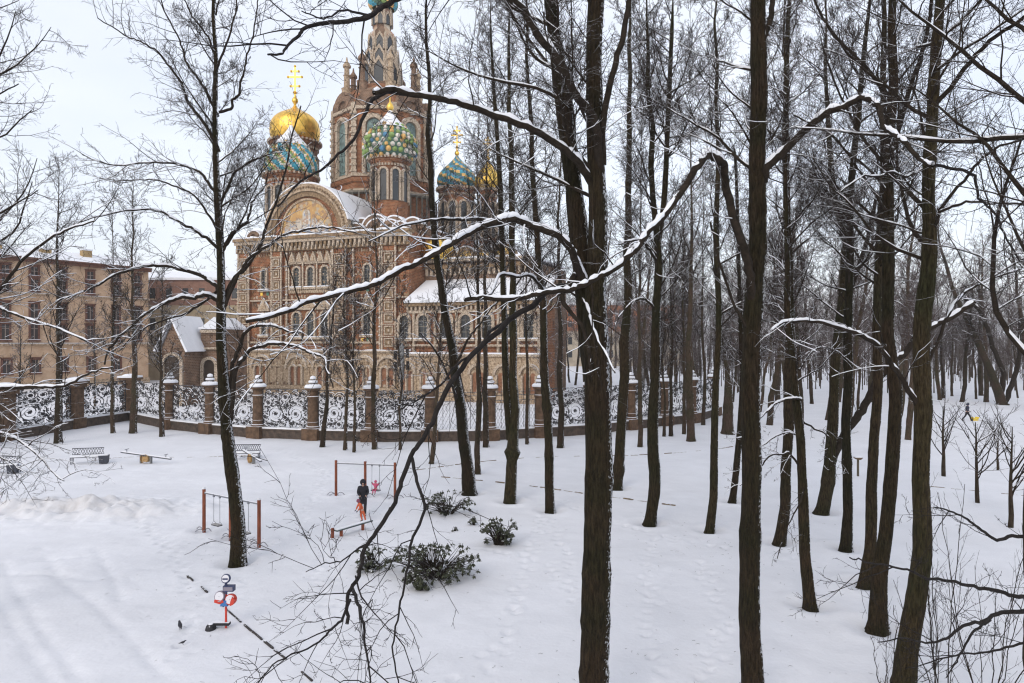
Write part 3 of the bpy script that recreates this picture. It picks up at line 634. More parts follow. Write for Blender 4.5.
# cornice
m = MB(); m.box(-2.4, XR + .4, -.6, -.003, 22.9, 23.3, 0); m.box(-2.5, XR + .5, -.9, -.003, 24.2, 24.7, 1); m.box(-2.6, XR + .6, -1.15, .5, 24.703, 25.2, 0)
x = -2.2
while x < XR: m.box(x, x + .42, -.75, -.003, 23.303, 24.197, 1 if int(x * 3) % 2 else 0); m.box(x + .1, x + .3, -.95, -.61, 22.95, 23.6, 1); x += .78
m.build('cornice', [CORN, TRIM], CH)
m = MB(); x = -2.6
while x < XR: m.box(x, x + .6, -1.12, .4, 25.203, 25.35 + .2 * rg.random()); x += .6
m.build('cornice_snow', SNOW, CH)
# pilasters with sunk square panels
def pilaster(x0, x1, z0=7.2, z1=22.85, d=.45):
    m = MB(); m.box(x0, x1, -d, -.003, z0, z1, 0); w = (x1 - x0); z = z0 + .5
    for s in (x0 + .02, x1 - .27): m.box(s, s + .25, -d - .18, -d - .003, z0, z1, 1)
    while z + 1.5 < z1:
        c = (x0 + x1) / 2; h = 1.35; a = w * .30
        for q in ((c - a, c + a, z, z + .18), (c - a, c + a, z + h - .18, z + h), (c - a, c - a + .18, z + .181, z + h - .181), (c + a - .18, c + a, z + .181, z + h - .181)):
            m.box(q[0], q[1], -d - .2, -d - .003, q[2], q[3], 1)
        m.box(c - a + .19, c + a - .19, -d - .04, -d - .003, z + .19, z + h - .19, 2); m.box(c - .16, c + .16, -d - .14, -d - .043, z + h / 2 - .2, z + h / 2 + .2, 1)
        m.box(x0 - .08, x1 + .08, -d - .25, -d - .003, z + h + .14, z + h + .3, 1); z += 1.82
    m.build('pilaster', [BRICK, TRIM, CORN], CH)
for a, b in ((240, 251.5), (273, 284), (334, 348), (383, 398)): pilaster(U(a), U(b))
for px in (288, 333, 354.5, 381): 
    m = MB(); x = U(px); m.lathe([(.16, 7.2), (.16, 22.8)], 8, (x, -.35)); z = 8
    while z < 22.5: m.lathe([(.17, z), (.26, z + .12), (.17, z + .24)], 8, (x, -.35)); z += 1.3
    m.build('column', TRIM, CH)
def window(x, z0, z1, w, ped=0, par=CH, y=0.0, arch=True, sill=True, jamb=.28, fm=None):
    m = MB(); h = w / 2; z2 = z1
    o = arch_poly(x - h - jamb, x + h + jamb, z0 - .15, z1 + jamb, 8); i_ = arch_poly(x - h, x + h, z0, z1, 8)
    for s in (-1, 1):
        m.box(x + s * (h + jamb / 2) - jamb / 2, x + s * (h + jamb / 2) + jamb / 2, y - .38, y - .003, z0 - .1, z1 - h, 0)
        z = z0 + .1
        while z < z1 - h - .2: m.box(x + s * (h + jamb / 2) - jamb * .7, x + s * (h + jamb / 2) + jamb * .7, y - .46, y - .381, z, z + .22, 0); z += .5
    ring_arch(m, x, z1 - h, h, h + jamb, y - .38, y - .003, 0, 8)
    if sill: m.box(x - h - jamb - .3, x + h + jamb + .3, y - .6, y - .003, z0 - .45, z0 - .12, 0); m.box(x - h - jamb - .25, x + h + jamb + .25, y - .58, y - .1, z0 - .117, z0 + .02, 1)
    if ped:
        a = h + jamb + .35; b = z1 + jamb + .12
        m.box(x - a - .1, x + a + .1, y - .5, y - .003, b, b + .22, 0)
        pr = [(x - a, b + .223), (x + a, b + .223), (x + a * .85, b + .223 + ped * .3), (x + a * .4, b + .223 + ped * .62), (x + a * .12, b + .223 + ped * .82), (x, b + .223 + ped), (x - a * .12, b + .223 + ped * .82), (x - a * .4, b + .223 + ped * .62), (x - a * .85, b + .223 + ped * .3)]
        m.prism(pr, y - .42, y - .003, 0)
        k = .62; c0 = b + .223 + .1; m.prism([(x + (px_ - x) * k, c0 + (pz - b - .223) * k) for px_, pz in pr], y - .47, y - .423, 2)
        for s in (-1, 1):
            m.tubes(np.array([[x + s * a * .95, y - .3, b + .3 + ped * .12], [x + s * a * .45, y - .3, b + .3 + ped * .6], [x, y - .3, b + .32 + ped]]), np.array([.09, .09, .05]), 5, 1)
    w_ = m.build('window', [TRIM, SNOW, STONE], par)
    g = MB(); g.prism(i_, y - .08, y - .003, 0)
    for zz in np.linspace(z0, z1 - h, 4)[1:]: g.box(x - h + .01, x + h - .01, y - .12, y - .083, zz - .04, zz + .04, 1)
    g.box(x - .04, x + .04, y - .125, y - .084, z0, z1 - .1, 1); g.build('pane', [GLASS, SCAF], w_); return w_
xs3 = [U(297.5), U(311.5), U(325.5)]
for xx in xs3: window(xx, 9.3, 13.1, 1.35, 1.4); window(xx, 17.2, 20.2, 1.15)
for px in (265, 368): window(U(px), 9.6, 13.0, 1.25 if px > 300 else 1.0, 2.2 if px > 300 else 1.8); window(U(px), 17.0, 20.2, 1.1 if px > 300 else .9)
# zigzag hood over the three upper windows, frieze and frames
m = MB(); a, b = U(290), U(332.5); n = 6; w = (b - a) / n
for i in range(n): c = a + (i + .5) * w; m.prism([(c - w * .48, 21.0), (c + w * .48, 21.0), (c + w * .3, 21.9), (c, 22.7), (c - w * .3, 21.9)], -.45, -.003, 0); m.prism([(c - w * .25, 21.1), (c + w * .25, 21.1), (c, 22.1)], -.5, -.453, 1)
m.box(a, b, -.35, -.003, 20.75, 20.99, 0); m.box(a, b, -.35, -.003, 16.2, 16.6, 0)
for i in range(22): c = a + (i + .5) * (b - a) / 22; m.box(c - .1, c + .1, -.42, -.353, 16.1, 16.75, 1)
for xx in (a, b - .2, (xs3[0] + xs3[1]) / 2 - .12, (xs3[1] + xs3[2]) / 2 - .12): m.box(xx, xx + .24, -.5, -.353, 16.76, 20.98, 0)
m.build('window_surround', [TRIM, STONE], CH)
m = MB()
for k, (x, z) in enumerate([(U(262), 16.2), (U(268), 16.2), (U(294), 14.3), (U(304), 14.3), (U(318), 14.3), (U(329), 14.3), (U(360), 16.4), (U(368), 16.4), (U(376), 16.4), (U(363), 8.8), (U(368), 8.8), (U(373), 8.8)]):
    m.box(x - .22, x + .22, -.12, -.003, z - .25, z + .25, k % 3)
m.build('ceramic_tile', [GOLD, TILEG, TRIM], CH)
m = MB()                                                     # small relief blocks that fill the friezes
for z0_, z1_, dd, st in ((14.15, 14.75, 0, .55), (15.4, 15.9, 0, .5), (8.6, 9.0, 0, .45), (22.25, 22.8, 0, .5), (20.5, 20.7, 0, .4), (4.95, 5.5, 1.003, .6), (5.7, 6.3, 1.003, .5), (1.7, 2.1, 1.003, .7)):
    x = -2.2
    while x < XR:
        w_ = st * rg.uniform(.4, .65); h_ = (z1_ - z0_) * rg.uniform(.6, 1); m.box(x, x + w_, -dd - rg.uniform(.06, .16), -dd - .004, z0_, z0_ + h_, int(rg.integers(0, 3))); x += st
for _ in range(900):
    x, z = rg.uniform(-2, XR - .5), rg.uniform(7.3, 22.6); s_ = rg.uniform(.12, .3); m.box(x, x + s_, -.05 - rg.uniform(0, .05), -.004, z, z + s_ * rg.uniform(.6, 1.6), int(rg.integers(0, 3)))
m.build('relief_frieze', [TRIM, CORN, BRICKD], CH)
# lower-floor twin arches
INF = mat('carved_door_red', (.20, .085, .05), .8, col2=(.30, .16, .09), nscale=3)
for px in (266, 301, 328, 368, 392):
    x = U(px); m = MB(); 
    ring_arch(m, x, 4.3, 1.75, 2.15, -1.4, -1.003, 0, 12); 
    for s in (-1, 0, 1): m.box(x + s * 1.2 - .13, x + s * 1.2 + .13, -1.45, -1.003, 1.7, 4.2, 0)
    for s in (-1, 1): ring_arch(m, x + s * .6, 4.2, .47, .72, -1.42, -1.003, 0, 8)
    o = m.build('twin_arch', TRIM, CH); g = MB()
    for s in (-1, 1): g.prism(arch_poly(x + s * .6 - .46, x + s * .6 + .46, 1.7, 4.66), -1.06, -1.003, 0)
    g.build('carved_panel', INF, o)
# gable
gc, gr = U(307), 8.0
m = MB(); ring_arch(m, gc, 25.3, 6.9, 8.05, -.6, .4, 0, 28); ring_arch(m, gc, 25.3, 6.1, 6.85, -.35, .4, 1, 28); 
for i in range(44):
    a = math.pi * (i + .5) / 44; c = (gc + 7.45 * math.cos(a), 25.3 + 7.45 * math.sin(a)); m.box(c[0] - .14, c[0] + .14, -.8, -.603, c[1] - .14, c[1] + .14, 1)
m.prism([(gc + 6.1 * math.cos(math.pi * i / 24), 25.3 + 6.1 * math.sin(math.pi * i / 24)) for i in range(25)], -.0, .4, 2)
ga = m.build('gable', [STONE, CORN, BRICK], CH)
m = MB(); pr = [(gc + 4.7 * math.cos(math.pi * i / 24), 25.6 + 5.2 * math.sin(math.pi * i / 24) ** .85) for i in range(25)]; m.prism(pr, -.12, -.003, 0)
# pale and blue-grey standing shapes in the picture field
for dx, hh, ww in ((0, 3.6, .75), (-1.5, 2.2, .6), (1.5, 2.2, .6), (-2.7, 1.6, .6), (2.7, 1.6, .6), (-3.7, 1.2, .45), (3.7, 1.2, .45)):
    m.prism(arch_poly(gc + dx - ww, gc + dx + ww, 25.75, 25.75 + hh), -.16, -.123, 1); m.prism(arch_poly(gc + dx - .26, gc + dx + .26, 25.75 + hh * .75, 25.8 + hh * 1.0), -.19, -.163, 2)
ring_arch(m, gc, 25.6, 4.7, 5.0, -.3, -.003, 3, 24, sq=1.1)
m.build('mosaic_panel', [MOSG, MOSB, TRIM, STONE], ga)
m = MB(); ring_arch(m, gc, 25.3, 7.4, 8.0, .41, 12, 0, 24); m.build('vault_roof', SCAF, ga)
m = MB(); ring_arch(m, gc, 25.3, 8.003, 8.3, -.5, 12, 0, 24, .25, math.pi - .25); m.build('vault_snow', SNOW, ga)
# row of small rounded gables along the cornice
for px, r in ((342, 1.3), (351, 1.5), (371, 2.1), (386, 1.7), (249, 1.5), (396, 1.3)):
    x = U(px); y = 1.0 if r < 2 else 1.6; m = MB(); ring_arch(m, x, 25.3, r * .62, r, y, y + 1.2, 0, 12); m.prism([(x + r * .62 * math.cos(math.pi * i / 12), 25.3 + r * .62 * math.sin(math.pi * i / 12)) for i in range(13)], y + .3, y + 1.0, 1)
    k = m.build('kokoshnik', [BRICKD, CORN], CH); s = MB(); ring_arch(s, x, 25.3, r + .003, r + .22, y - .02, y + 1.2, 0, 10, .5, math.pi - .5); s.build('snow_cap', SNOW, k)
m = MB(); m.box(-1.5, XR - .5, 2.9, 28, 25.003, 26.4, 0); m.build('attic', BRICKD, CH)
m = MB(); m.box(-1.6, XR - .4, 2.8, 28.1, 26.403, 26.7, 0); m.build('roof_snow', SNOW, CH)
# drums and domes
def drum(cx, cy, r, z0, z1, na, name='drum', arch_h=.62, par=CH, m1=BRICK):
    m = MB(); m.lathe([(r * 1.12, z0), (r * 1.12, z0 + .5), (r, z0 + .55), (r, z1 - .9), (r * 1.1, z1 - .6), (r * 1.1, z1 - .3), (r * 1.18, z1 - .2), (r * 1.18, z1), (.1, z1 + .02)], 32, (cx, cy), 0)
    d = m.build(name, m1, par, smooth=False)
    m = MB(); g = MB(); w = 2 * math.pi * r / na * .30
    for i in range(na):
        a = i / na * 2 * math.pi + .2; M = Matrix.Translation((cx, cy, 0)) @ Matrix.Rotation(a, 4, 'Z') @ Matrix.Translation((0, -r, 0))
        zt = z0 + (z1 - z0) * (arch_h + .2); zb = z0 + (z1 - z0) * .38
        sub_ = MB(); ring_arch(sub_, 0, zt - w, w, w * 1.6, -.3, .1, 0, 8); sub_.box(-w * 1.6, -w, -.3, .1, zb, zt - w, 0); sub_.box(w, w * 1.6, -.3, .1, zb, zt - w, 0)
        for vq, q in zip(sub_.v, sub_.q): pass
        V = xf(np.vstack(sub_.v), M); m.quads(V, np.vstack(sub_.q), 0)
        base = m.n - len(V)
        for f in sub_.f: m.f.append([j + base for j in f]); m.mf.append(0)
        p = arch_poly(-w * .98, w * .98, zb, zt); g.prism(p, -.06, .05, 0, M)
    for zz in (z1 - 1.3, z1 - .15):
        for i in range(40):
            a = i / 40 * 6.2832; rr = r * (1.05 if zz < z1 - 1 else 1.2); M = Matrix.Translation((cx + rr * math.cos(a), cy + rr * math.sin(a), zz)) @ Matrix.Rotation(a, 4, 'Z'); m.box(-.12, .12, -.14, .14, -.2, .2, 0, M)
    m.build('arcade', TRIM, d); g.build('drum_window', GLASS, d); return d
ON = [(.74, 0), (.9, .07), (.985, .16), (1.0, .25), (.96, .36), (.86, .47), (.70, .58), (.50, .69), (.32, .79), (.18, .88), (.09, .95), (.05, 1)]
def onion(r, h, z, n=5):
    p = cr_spline([(a * r, 0, z + b * h) for a, b in ON], n); return [(q[0], q[2]) for q in p]
def flat_onion(r, h, z, n=5):
    p = cr_spline([(a * r, 0, z + b * h) for a, b in [(.80, 0), (.93, .08), (1.0, .22), (1.01, .36), (.97, .50), (.86, .62), (.68, .72), (.45, .80), (.24, .87), (.1, .94), (.05, 1)]], n); return [(q[0], q[2]) for q in p]
def cross(par, cx, cy, z, s, rotz=R_(20.8)):
    m = MB(); m.lathe([(.12 * s, z - .3 * s), (.2 * s, z), (.42 * s, z + .35 * s), (.42 * s, z + .6 * s), (.15 * s, z + 1.0 * s), (.1 * s, z + 1.3 * s)], 12, (cx, cy))
    M = Matrix.Translation((cx, cy, z)) @ Matrix.Rotation(rotz, 4, 'Z')
    m.box(-.11 * s, .11 * s, -.07 * s, .07 * s, 1.0 * s, 5.2 * s, 0, M); m.box(-.95 * s, .95 * s, -.075 * s, .075 * s, 3.6 * s, 3.85 * s, 0, M); m.box(-.5 * s, .5 * s, -.075 * s, .075 * s, 4.4 * s, 4.6 * s, 0, M)
    m.box(-.6 * s, .6 * s, -.075 * s, .075 * s, 2.35 * s, 2.55 * s, 0, M @ Matrix.Translation((0, 0, 0)) )
    for dx, dz in ((-.95, 3.72), (.95, 3.72), (0, 5.2), (-.5, 4.5), (.5, 4.5), (-.6, 2.45), (.6, 2.45)): m.ball(M @ Vector((dx * s, 0, dz * s)), .19 * s, 6)
    m.lathe([(.1 * s, z + 1.3 * s), (.32 * s, z + 1.55 * s), (.1 * s, z + 1.8 * s)], 10, (cx, cy))
    m.build('finial_cross', GOLD, par)
def pat(name, c): return mat(name, c, .5, spec=.4, noise=.3, nscale=1.6)
CW, CG, CY, CB, CT, CGR = pat('enamel_white', (.60, .56, .50)), pat('enamel_green', (.20, .30, .09)), pat('enamel_yellow', (.60, .36, .12)), pat('enamel_blue', (.06, .17, .28)), pat('enamel_turquoise', (.05, .29, .38)), pat('enamel_dark_green', (.07, .14, .10))
# gold dome of the bell tower
cx, cy = L2(295, 127); k = 127 / F
d = drum(cx, cy, 21.5 * k, 8, EYE + (HOR - 143) * k, 12, 'bell_tower', .72)
m = MB(); m.lathe([(a, b) for a, b in flat_onion(24 * k, 39 * k, EYE + (HOR - 144) * k)], 40, (cx, cy), 0)
for i in range(0): pass
g = m.build('onion_dome', mat('gilded_dome', (.80, .50, .10), .42, 1, noise=.28, nscale=.9, bump=.8, bscale=2.2), d, smooth=True); cross(g, cx, cy, EYE + (HOR - 104) * k, 1.35)
# turquoise striped dome
cx, cy = L2(291, 118); k = 118 / F; z0 = EYE + (HOR - 178) * k
d = drum(cx, cy, 23 * k, 25.5, z0 + .2, 12, 'corner_tower', .6)
def swirl(t, a, z):
    v = (a * 10 + t * 3.2) % 1.0; b = int(a * 10 + t * 3.2) % 2
    return 0 if v < .42 else (1 if v < .54 or .88 < v else (2 if v < .75 else 3))
pr = onion(24.5 * k, 52 * k, z0); m = MB(); m.lathe(pr, 80, (cx, cy), swirl)
v = m.v[0].reshape(len(pr), 80, 3)
for i in range(len(pr)):
    for j in range(80):
        vv = (j / 80 * 10 + i / (len(pr) - 1) * 3.2) % 1.0; f = 1 + .05 * abs(math.sin(math.pi * vv)); v[i, j, 0] = cx + (v[i, j, 0] - cx) * f; v[i, j, 1] = cy + (v[i, j, 1] - cy) * f
q = m.v[0]
for j in range(300):
    i = rg.integers(2, int(len(pr) * .6)); a = rg.random(); 
    if swirl(i / (len(pr) - 1), a, 0) in (1, 2, 3): r = pr[i][0] * 1.04; m.ball((cx + r * math.cos(a * 6.283), cy + r * math.sin(a * 6.283), pr[i][1]), .22, 6, m=int(rg.choice([1, 1, 2, 3])))
g = m.build('onion_dome', [CT, CW, CG, CY], d, smooth=False)
s = MB(); s.lathe([(r * 1.05 + .05, z + .05) for r, z in pr if z > z0 + 30 * k], 30, (cx, cy)); s.build('dome_snow', SNOW, g, smooth=True)
# studded dome
cx, cy = L2(390, 110); k = 110 / F; z0 = EYE + (HOR - 161) * k
d = drum(cx, cy, 18 * k, 26.5, z0 + .1, 10, 'corner_tower', .62)
pr = onion(26 * k, 50 * k, z0); m = MB(); m.lathe(pr, 40, (cx, cy), 0)
i = 0; row = 0; zc = z0 + .25
while zc < z0 + 50 * k * .66:
    r = np.interp(zc, [p[1] for p in pr], [p[0] for p in pr]); nn = max(6, int(2 * math.pi * r / .95)); sz = .36 + .08 * (row % 3 == 1)
    for j in range(nn): a = (j + .5 * (row % 2)) / nn * 6.2832; m.ball((cx + r * 1.0 * math.cos(a), cy + r * math.sin(a), zc), sz * rg.uniform(.85, 1.1), 8, m=int(rg.choice([1, 2, 3, 4, 1, 2, 3, 1])))
    zc += .70; row += 1
g = m.build('onion_dome', [CGR, CW, CG, CY, CB, CT], d, smooth=True)
s = MB(); s.lathe([(r * 1.06 + .06, z + .1) for r, z in pr if z > z0 + 30 * k], 30, (cx, cy)); s.build('dome_snow', SNOW, g, smooth=True); m = MB(); m.lathe([(.1, z0 + 46 * k), (.3, z0 + 50 * k), (.62, z0 + 53 * k), (.5, z0 + 56 * k), (.12, z0 + 59 * k), (.03, z0 + 66 * k)], 12, (cx, cy)); m.build('finial', GOLD, g, smooth=True)
for q in range(5):
    x = cx + (q - 2) * 2.9; r = 2.3 - .3 * abs(q - 2); yy = cy - 4.6 + .7 * abs(q - 2); m = MB(); ring_arch(m, x, 25.8, r * .6, r, yy, yy + 1.5, 0, 12); m.prism([(x + r * .6 * math.cos(math.pi * i / 12), 25.8 + r * .6 * math.sin(math.pi * i / 12)) for i in range(13)], yy + .3, yy + 1.0, 1)
    kk = m.build('kokoshnik', [BRICKD, CORN], CH); s = MB(); ring_arch(s, x, 25.8, r + .003, r + .25, yy - .02, yy + 1.5, 0, 10, .4, math.pi - .4); s.build('snow_cap', SNOW, kk)
# eastern domes
cx, cy = L2(457, 122); k = 122 / F; z0 = EYE + (HOR - 190) * k
d = drum(cx, cy, 17 * k, 21, z0 + .1, 10, 'corner_tower', .62)
pr = onion(20 * k, 35 * k, z0); m = MB(); m.lathe(pr, 64, (cx, cy), lambda t, a, z: (int(a * 24 + t * 5) + int(t * 14)) % 4)
m.build('onion_dome', [CB, CGR, CY, CT], d, smooth=False); cross(d, cx, cy, z0 + 34 * k, 1.0)
cx, cy = L2(488, 118); k = 118 / F; z0 = EYE + (HOR - 190) * k
d = drum(cx, cy, 8.5 * k, 21, z0 + .1, 8, 'small_tower', .62); m = MB(); m.lathe(onion(13.5 * k, 30 * k, z0), 32, (cx, cy)); g = m.build('onion_dome', GOLD, d, smooth=True); cross(g, cx, cy, z0 + 29 * k, .8)
# central tent tower (octagonal)
cx, cy = L2(383, 125); k = 125 / F
def zt(py): return EYE + (HOR - py) * k
m = MB(); R8 = 47 * k / math.cos(math.pi / 8) * .97
m.lathe([(R8, 25), (R8, zt(193)), (R8 * 1.04, zt(192)), (R8 * 1.04, zt(188)), (R8 * .98, zt(187)), (R8 * .98, zt(125)), (R8 * .93, zt(114)), (R8 * .80, zt(104)), (R8 * .66, zt(97)), (R8 * .5, zt(92)), (.5, zt(90))], 8, (cx, cy), 0, rot=math.pi / 8 + .36)
T8 = m.build('central_tower', BRICK, CH)
m = MB(); gl = MB(); kz = MB()
for i in range(8):
    a = i * math.pi / 4 + .36; M = Matrix.Translation((cx, cy, 0)) @ Matrix.Rotation(a, 4, 'Z') @ Matrix.Translation((0, -R8 * .98 * math.cos(math.pi / 8), 0)); fw = R8 * .98 * math.sin(math.pi / 8)
    def addsub(sb, mm, dst):
        V = xf(np.vstack(sb.v), M); b0 = dst.n; dst.quads(V, np.vstack(sb.q), mm)
        for f in sb.f: dst.f.append([j + b0 for j in f]); dst.mf.append(mm)
    s = MB(); w = fw * .36
    for q in (-1, 1): s.box(q * w * 1.35 - .3, q * w * 1.35 + .3, -.5, .1, zt(185), zt(140)); s.box(q * fw * .97 - .3, q * fw * .97 + .3, -.4, .1, zt(187), zt(118))
    ring_arch(s, 0, zt(140), w * 1.1, w * 1.75, -.55, .1, 0, 10); s.box(-fw, fw, -.35, .1, zt(187), zt(184)); s.box(-fw * .98, fw * .98, -.35, .1, zt(124), zt(121)); s.box(-fw, fw, -.7, .1, zt(201), zt(199))
    z = zt(183)
    while z < zt(126):
        for q in (-1, 1): s.box(q * fw * .97 - .45, q * fw * .97 + .45, -.55, -.41, z, z + .35)
        z += 1.1
    addsub(s, 0, m)
    s = MB(); s.prism(arch_poly(-w, w, zt(183), zt(133)), -.08, .05); addsub(s, 0, gl)
    s = MB(); ring_arch(s, 0, zt(121), fw * .45, fw * .9, -.3, 1.6, 0, 12); s.prism([(fw * .45 * math.cos(math.pi * j / 10), zt(121) + fw * .45 * math.sin(math.pi * j / 10)) for j in range(11)], 0.1, 1.2); addsub(s, 0, kz)
m.build('tower_trim', TRIM, T8); gl.build('tower_window', mat('green_glass', (.13, .19, .18), .3, noise=.5, nscale=2, stretch=(1, 1, .6)), T8); kz.build('kokoshnik', BRICKD, T8)
m = MB(); m.lathe([(R8 * 1.06, zt(204)), (R8 * 1.12, zt(203)), (R8 * 1.12, zt(201.5)), (R8 * 1.0, zt(201))], 8, (cx, cy), 0, rot=math.pi / 8 + .36)
for i in range(48): a = i / 48 * 6.2832; r = R8 * 1.08; m.box(-.1, .1, -.1, .1, 25, zt(203), 0, Matrix.Translation((cx + r * math.cos(a), cy + r * math.sin(a), 0)))
m.build('parapet', SCAF, T8)
m = MB(); TT = [(30, 99), (23, 92), (18, 85), (16.5, 72), (14.5, 62), (15.3, 60), (15.3, 57), (12.6, 54), (12.2, 46), (14, 42), (13.5, 37), (11.5, 34), (9, 32), (8.3, 22), (9.4, 18), (9, 12), (7, 9)]
m.lathe([(a * k, zt(b)) for a, b in TT], 8, (cx - .15, cy), lambda t, a, z: int(a * 8) % 2, rot=math.pi / 8 + .36); te = m.build('tent_spire', [mosaic('tent_mosaic', [(.34, .20, .13), (.42, .30, .20), (.55, .47, .36), (.30, .17, .11), (.40, .26, .15)], 1.1), BRICKD], T8)
m = MB()
for a, r0 in ((19, 88), (16.2, 72), (13.2, 54), (9.6, 27)):
    for i in range(8):
        an = i * math.pi / 4 + .36; w = a * k * .24; M = Matrix.Translation((cx - .15, cy, zt(r0))) @ Matrix.Rotation(an, 4, 'Z') @ Matrix.Translation((0, -a * k * .94, 0)); m.prism([(-w, 0), (w, 0), (w, w * 3), (0, w * 4.6), (-w, w * 3)], -.1, .3, 0, M); m.prism([(w * 1.02, 0), (w * 1.5, 0), (w * 1.5, w * 3.2), (0, w * 5.6), (-w * 1.5, w * 3.2), (-w * 1.5, 0), (-w * 1.02, 0), (-w * 1.02, w * 3.02), (0, w * 4.65), (w * 1.02, w * 3.02)], -.25, .2, 1, M)
        M2 = Matrix.Translation((cx - .15, cy, zt(r0))) @ Matrix.Rotation(an + math.pi / 8, 4, 'Z'); m.lathe([(.2, 0), (.2, 2.6), (.02, 3.4)], 6, (0, -a * k * 1.02), 1, M2)
m.build('spire_trim', [GLASS, TRIM], te)
for i in range(8):
    an = i * math.pi / 4 + .36 + math.pi / 8; r = R8 * .72; c = (cx + r * math.cos(an), cy + r * math.sin(an)); m = MB()
    m.lathe([(6 * k, zt(110)), (5 * k, zt(96)), (5.6 * k, zt(94)), (3.0 * k, zt(93)), (2.8 * k, zt(82)), (3.8 * k, zt(81)), (2.6 * k, zt(80)), (2.5 * k, zt(74)), (4 * k, zt(73)), (4 * k, zt(71)), (1.2 * k, zt(67)), (.1, zt(63))], 8, c); m.build('turret', BRICKD if i % 2 else STONE, T8)
m = MB(); pr = onion(15 * k, 26 * k, zt(10)); m.lathe(pr, 48, (cx, cy), lambda t, a, z: int(a * 12 + t * 4) % 4); m.build('onion_dome', [CT, CGR, CG, CY], te, smooth=False); cross(te, cx, cy, zt(-15), 1.3)
# eastern end: apse block, gallery
m = MB(); m.box(XR + .003, 46.5, 5, 25, -1, 20.6); m.build('apse_wall', BRICKD, CH)
m = MB(); m.box(XR + .3, 46.9, 4.3, 4.997, 19.6, 20.2, 0); m.box(XR + .3, 47.1, 3.9, 6, 20.603, 21.0, 1)
x = XR + .4
while x < 46.5: m.box(x, x + .4, 4.4, 4.997, 18.6, 19.59, 1); x += .8
m.build('apse_cornice', [CORN, TRIM], CH)
m = MB(); m.box(XR + .3, 46.8, 4.1, 24, 21.003, 21.3); m.build('apse_snow', SNOW, CH)
for px, dd, r in ((432, 102, 2.4), (470, 98, 1.7), (490, 97, 1.9), (450, 99, 1.6)):
    x, y = L2(px, dd); m = MB(); y = max(y, 5.2)
    ring_arch(m, x, 21.3, r * .68, r, y, y + 1.4, 0, 14); m.prism([(x + r * .66 * math.cos(math.pi * i / 12), 21.3 + r * .66 * math.sin(math.pi * i / 12)) for i in range(13)], y + .3, y + .8, 1); ko = m.build('kokoshnik', [CORN, mosaic('gold_mosaic', [(.75, .48, .1), (.8, .55, .16), (.65, .4, .1), (.6, .45, .2)], 3)], CH)
    s = MB(); ring_arch(s, x, 21.3, r + .003, r + .2, y, y + 1.4, 0, 10, .5, math.pi - .5); s.build('snow_cap', SNOW, ko)
x, y = L2(432, 104); m = MB(); m.lathe([(2.6, 21), (2.6, 22)] + [(2.9 * math.cos(t), 22 + 2.7 * math.sin(t)) for t in np.linspace(0, 1.5, 8)], 24, (x, y + 2), 0); m.build('apse_dome', GOLD, CH, smooth=True)
m = MB(); m.box(XR + .35, 50.5, -1.2, 5.5, -1, 13.6, 0); ga2 = m.build('gallery_wall', BRICK, CH)
m = MB(); m.box(XR + .35, 50.6, -1.9, -1.203, -1, 6.4, 0)
x = XR + .6
while x < 50: m.box(x, x + .35, -2.02, -1.903, .4, 6.2); x += rg.uniform(1.1, 1.5)
m.build('lower_wall', STONE, CH)
m = MB(); m.box(XR + .4, 50.7, -2.2, -1.203, 6.403, 6.75, 0); m.box(XR + .4, 50.7, -1.8, -1.203, 7.8, 8.1, 0); m.box(XR + .2, 50.8, -1.9, 5, 13.603, 14.1, 1); m.box(XR + .4, 50.6, -1.5, -1.203, 12.6, 13.0, 0)
for i in range(30): x = XR + .5 + i * .68; m.box(x, x + .3, -1.7, -1.203, 13.01, 13.6, 0)
m.build('string_course', [TRIM, CORN], CH)
m = MB(); m.box(XR + .4, 50.6, -2.15, -1.21, 6.753, 6.95); m.build('ledge_snow', SNOW, CH)
m = MB(); m.prism([(0, 0), (1, 0), (1, 1), (0, 1)], 0, 0, 0) if 0 else None
v = np.array([[XR + .2, -2.1, 14.1], [51, -2.1, 14.1], [51, 5.2, 17.8], [XR + .2, 5.2, 17.8], [XR + .2, -2.1, 14.4], [51, -2.1, 14.4], [51, 5.2, 18.1], [XR + .2, 5.2, 18.1]])
m.quads(v, [[0, 3, 2, 1], [4, 5, 6, 7], [0, 1, 5, 4], [1, 2, 6, 5], [2, 3, 7, 6], [3, 0, 4, 7]]); m.build('roof_snow', SNOW, CH)
for i, px in enumerate((405.5, 424, 447, 466, 487, 508, 528)):
    x = U(px) + .6; window(x, 9.0, 12.3, 1.5, 0, CH, -1.2, jamb=.4)
for px in (415, 436, 457, 477, 498, 518, 538):
    x = U(px) + .6; m = MB(); m.lathe([(.22, 6.9), (.22, 12.6)], 8, (x, -1.45)); m.lathe([(.23, 9.3), (.36, 9.5), (.23, 9.7)], 8, (x, -1.45)); m.build('column', TRIM, CH)
for px in (410, 430, 455, 480, 505, 530):
    x = U(px) + .6; m = MB(); ring_arch(m, x, 3.9, 1.2, 1.6, -2.3, -1.903, 0, 12)
    for s in (-1, 0, 1): m.box(x + s * 1.0 - .13, x + s * 1.0 + .13, -2.35, -1.903, 1.4, 3.8, 0)
    o = m.build('twin_arch', TRIM, CH); g = MB()
    for s in (-1, 1): g.prism(arch_poly(x + s * .5 - .34, x + s * .5 + .34, 1.4, 4.2), -1.96, -1.903, 0)
    g.build('carved_panel', INF, o)
for px in (463, 480, 497): 
    x, y = U(px) + 1.5, 5; m = window(x, 15.0 + 3.2, 18.2 + .3, .1, 0, CH, 5) if 0 else None

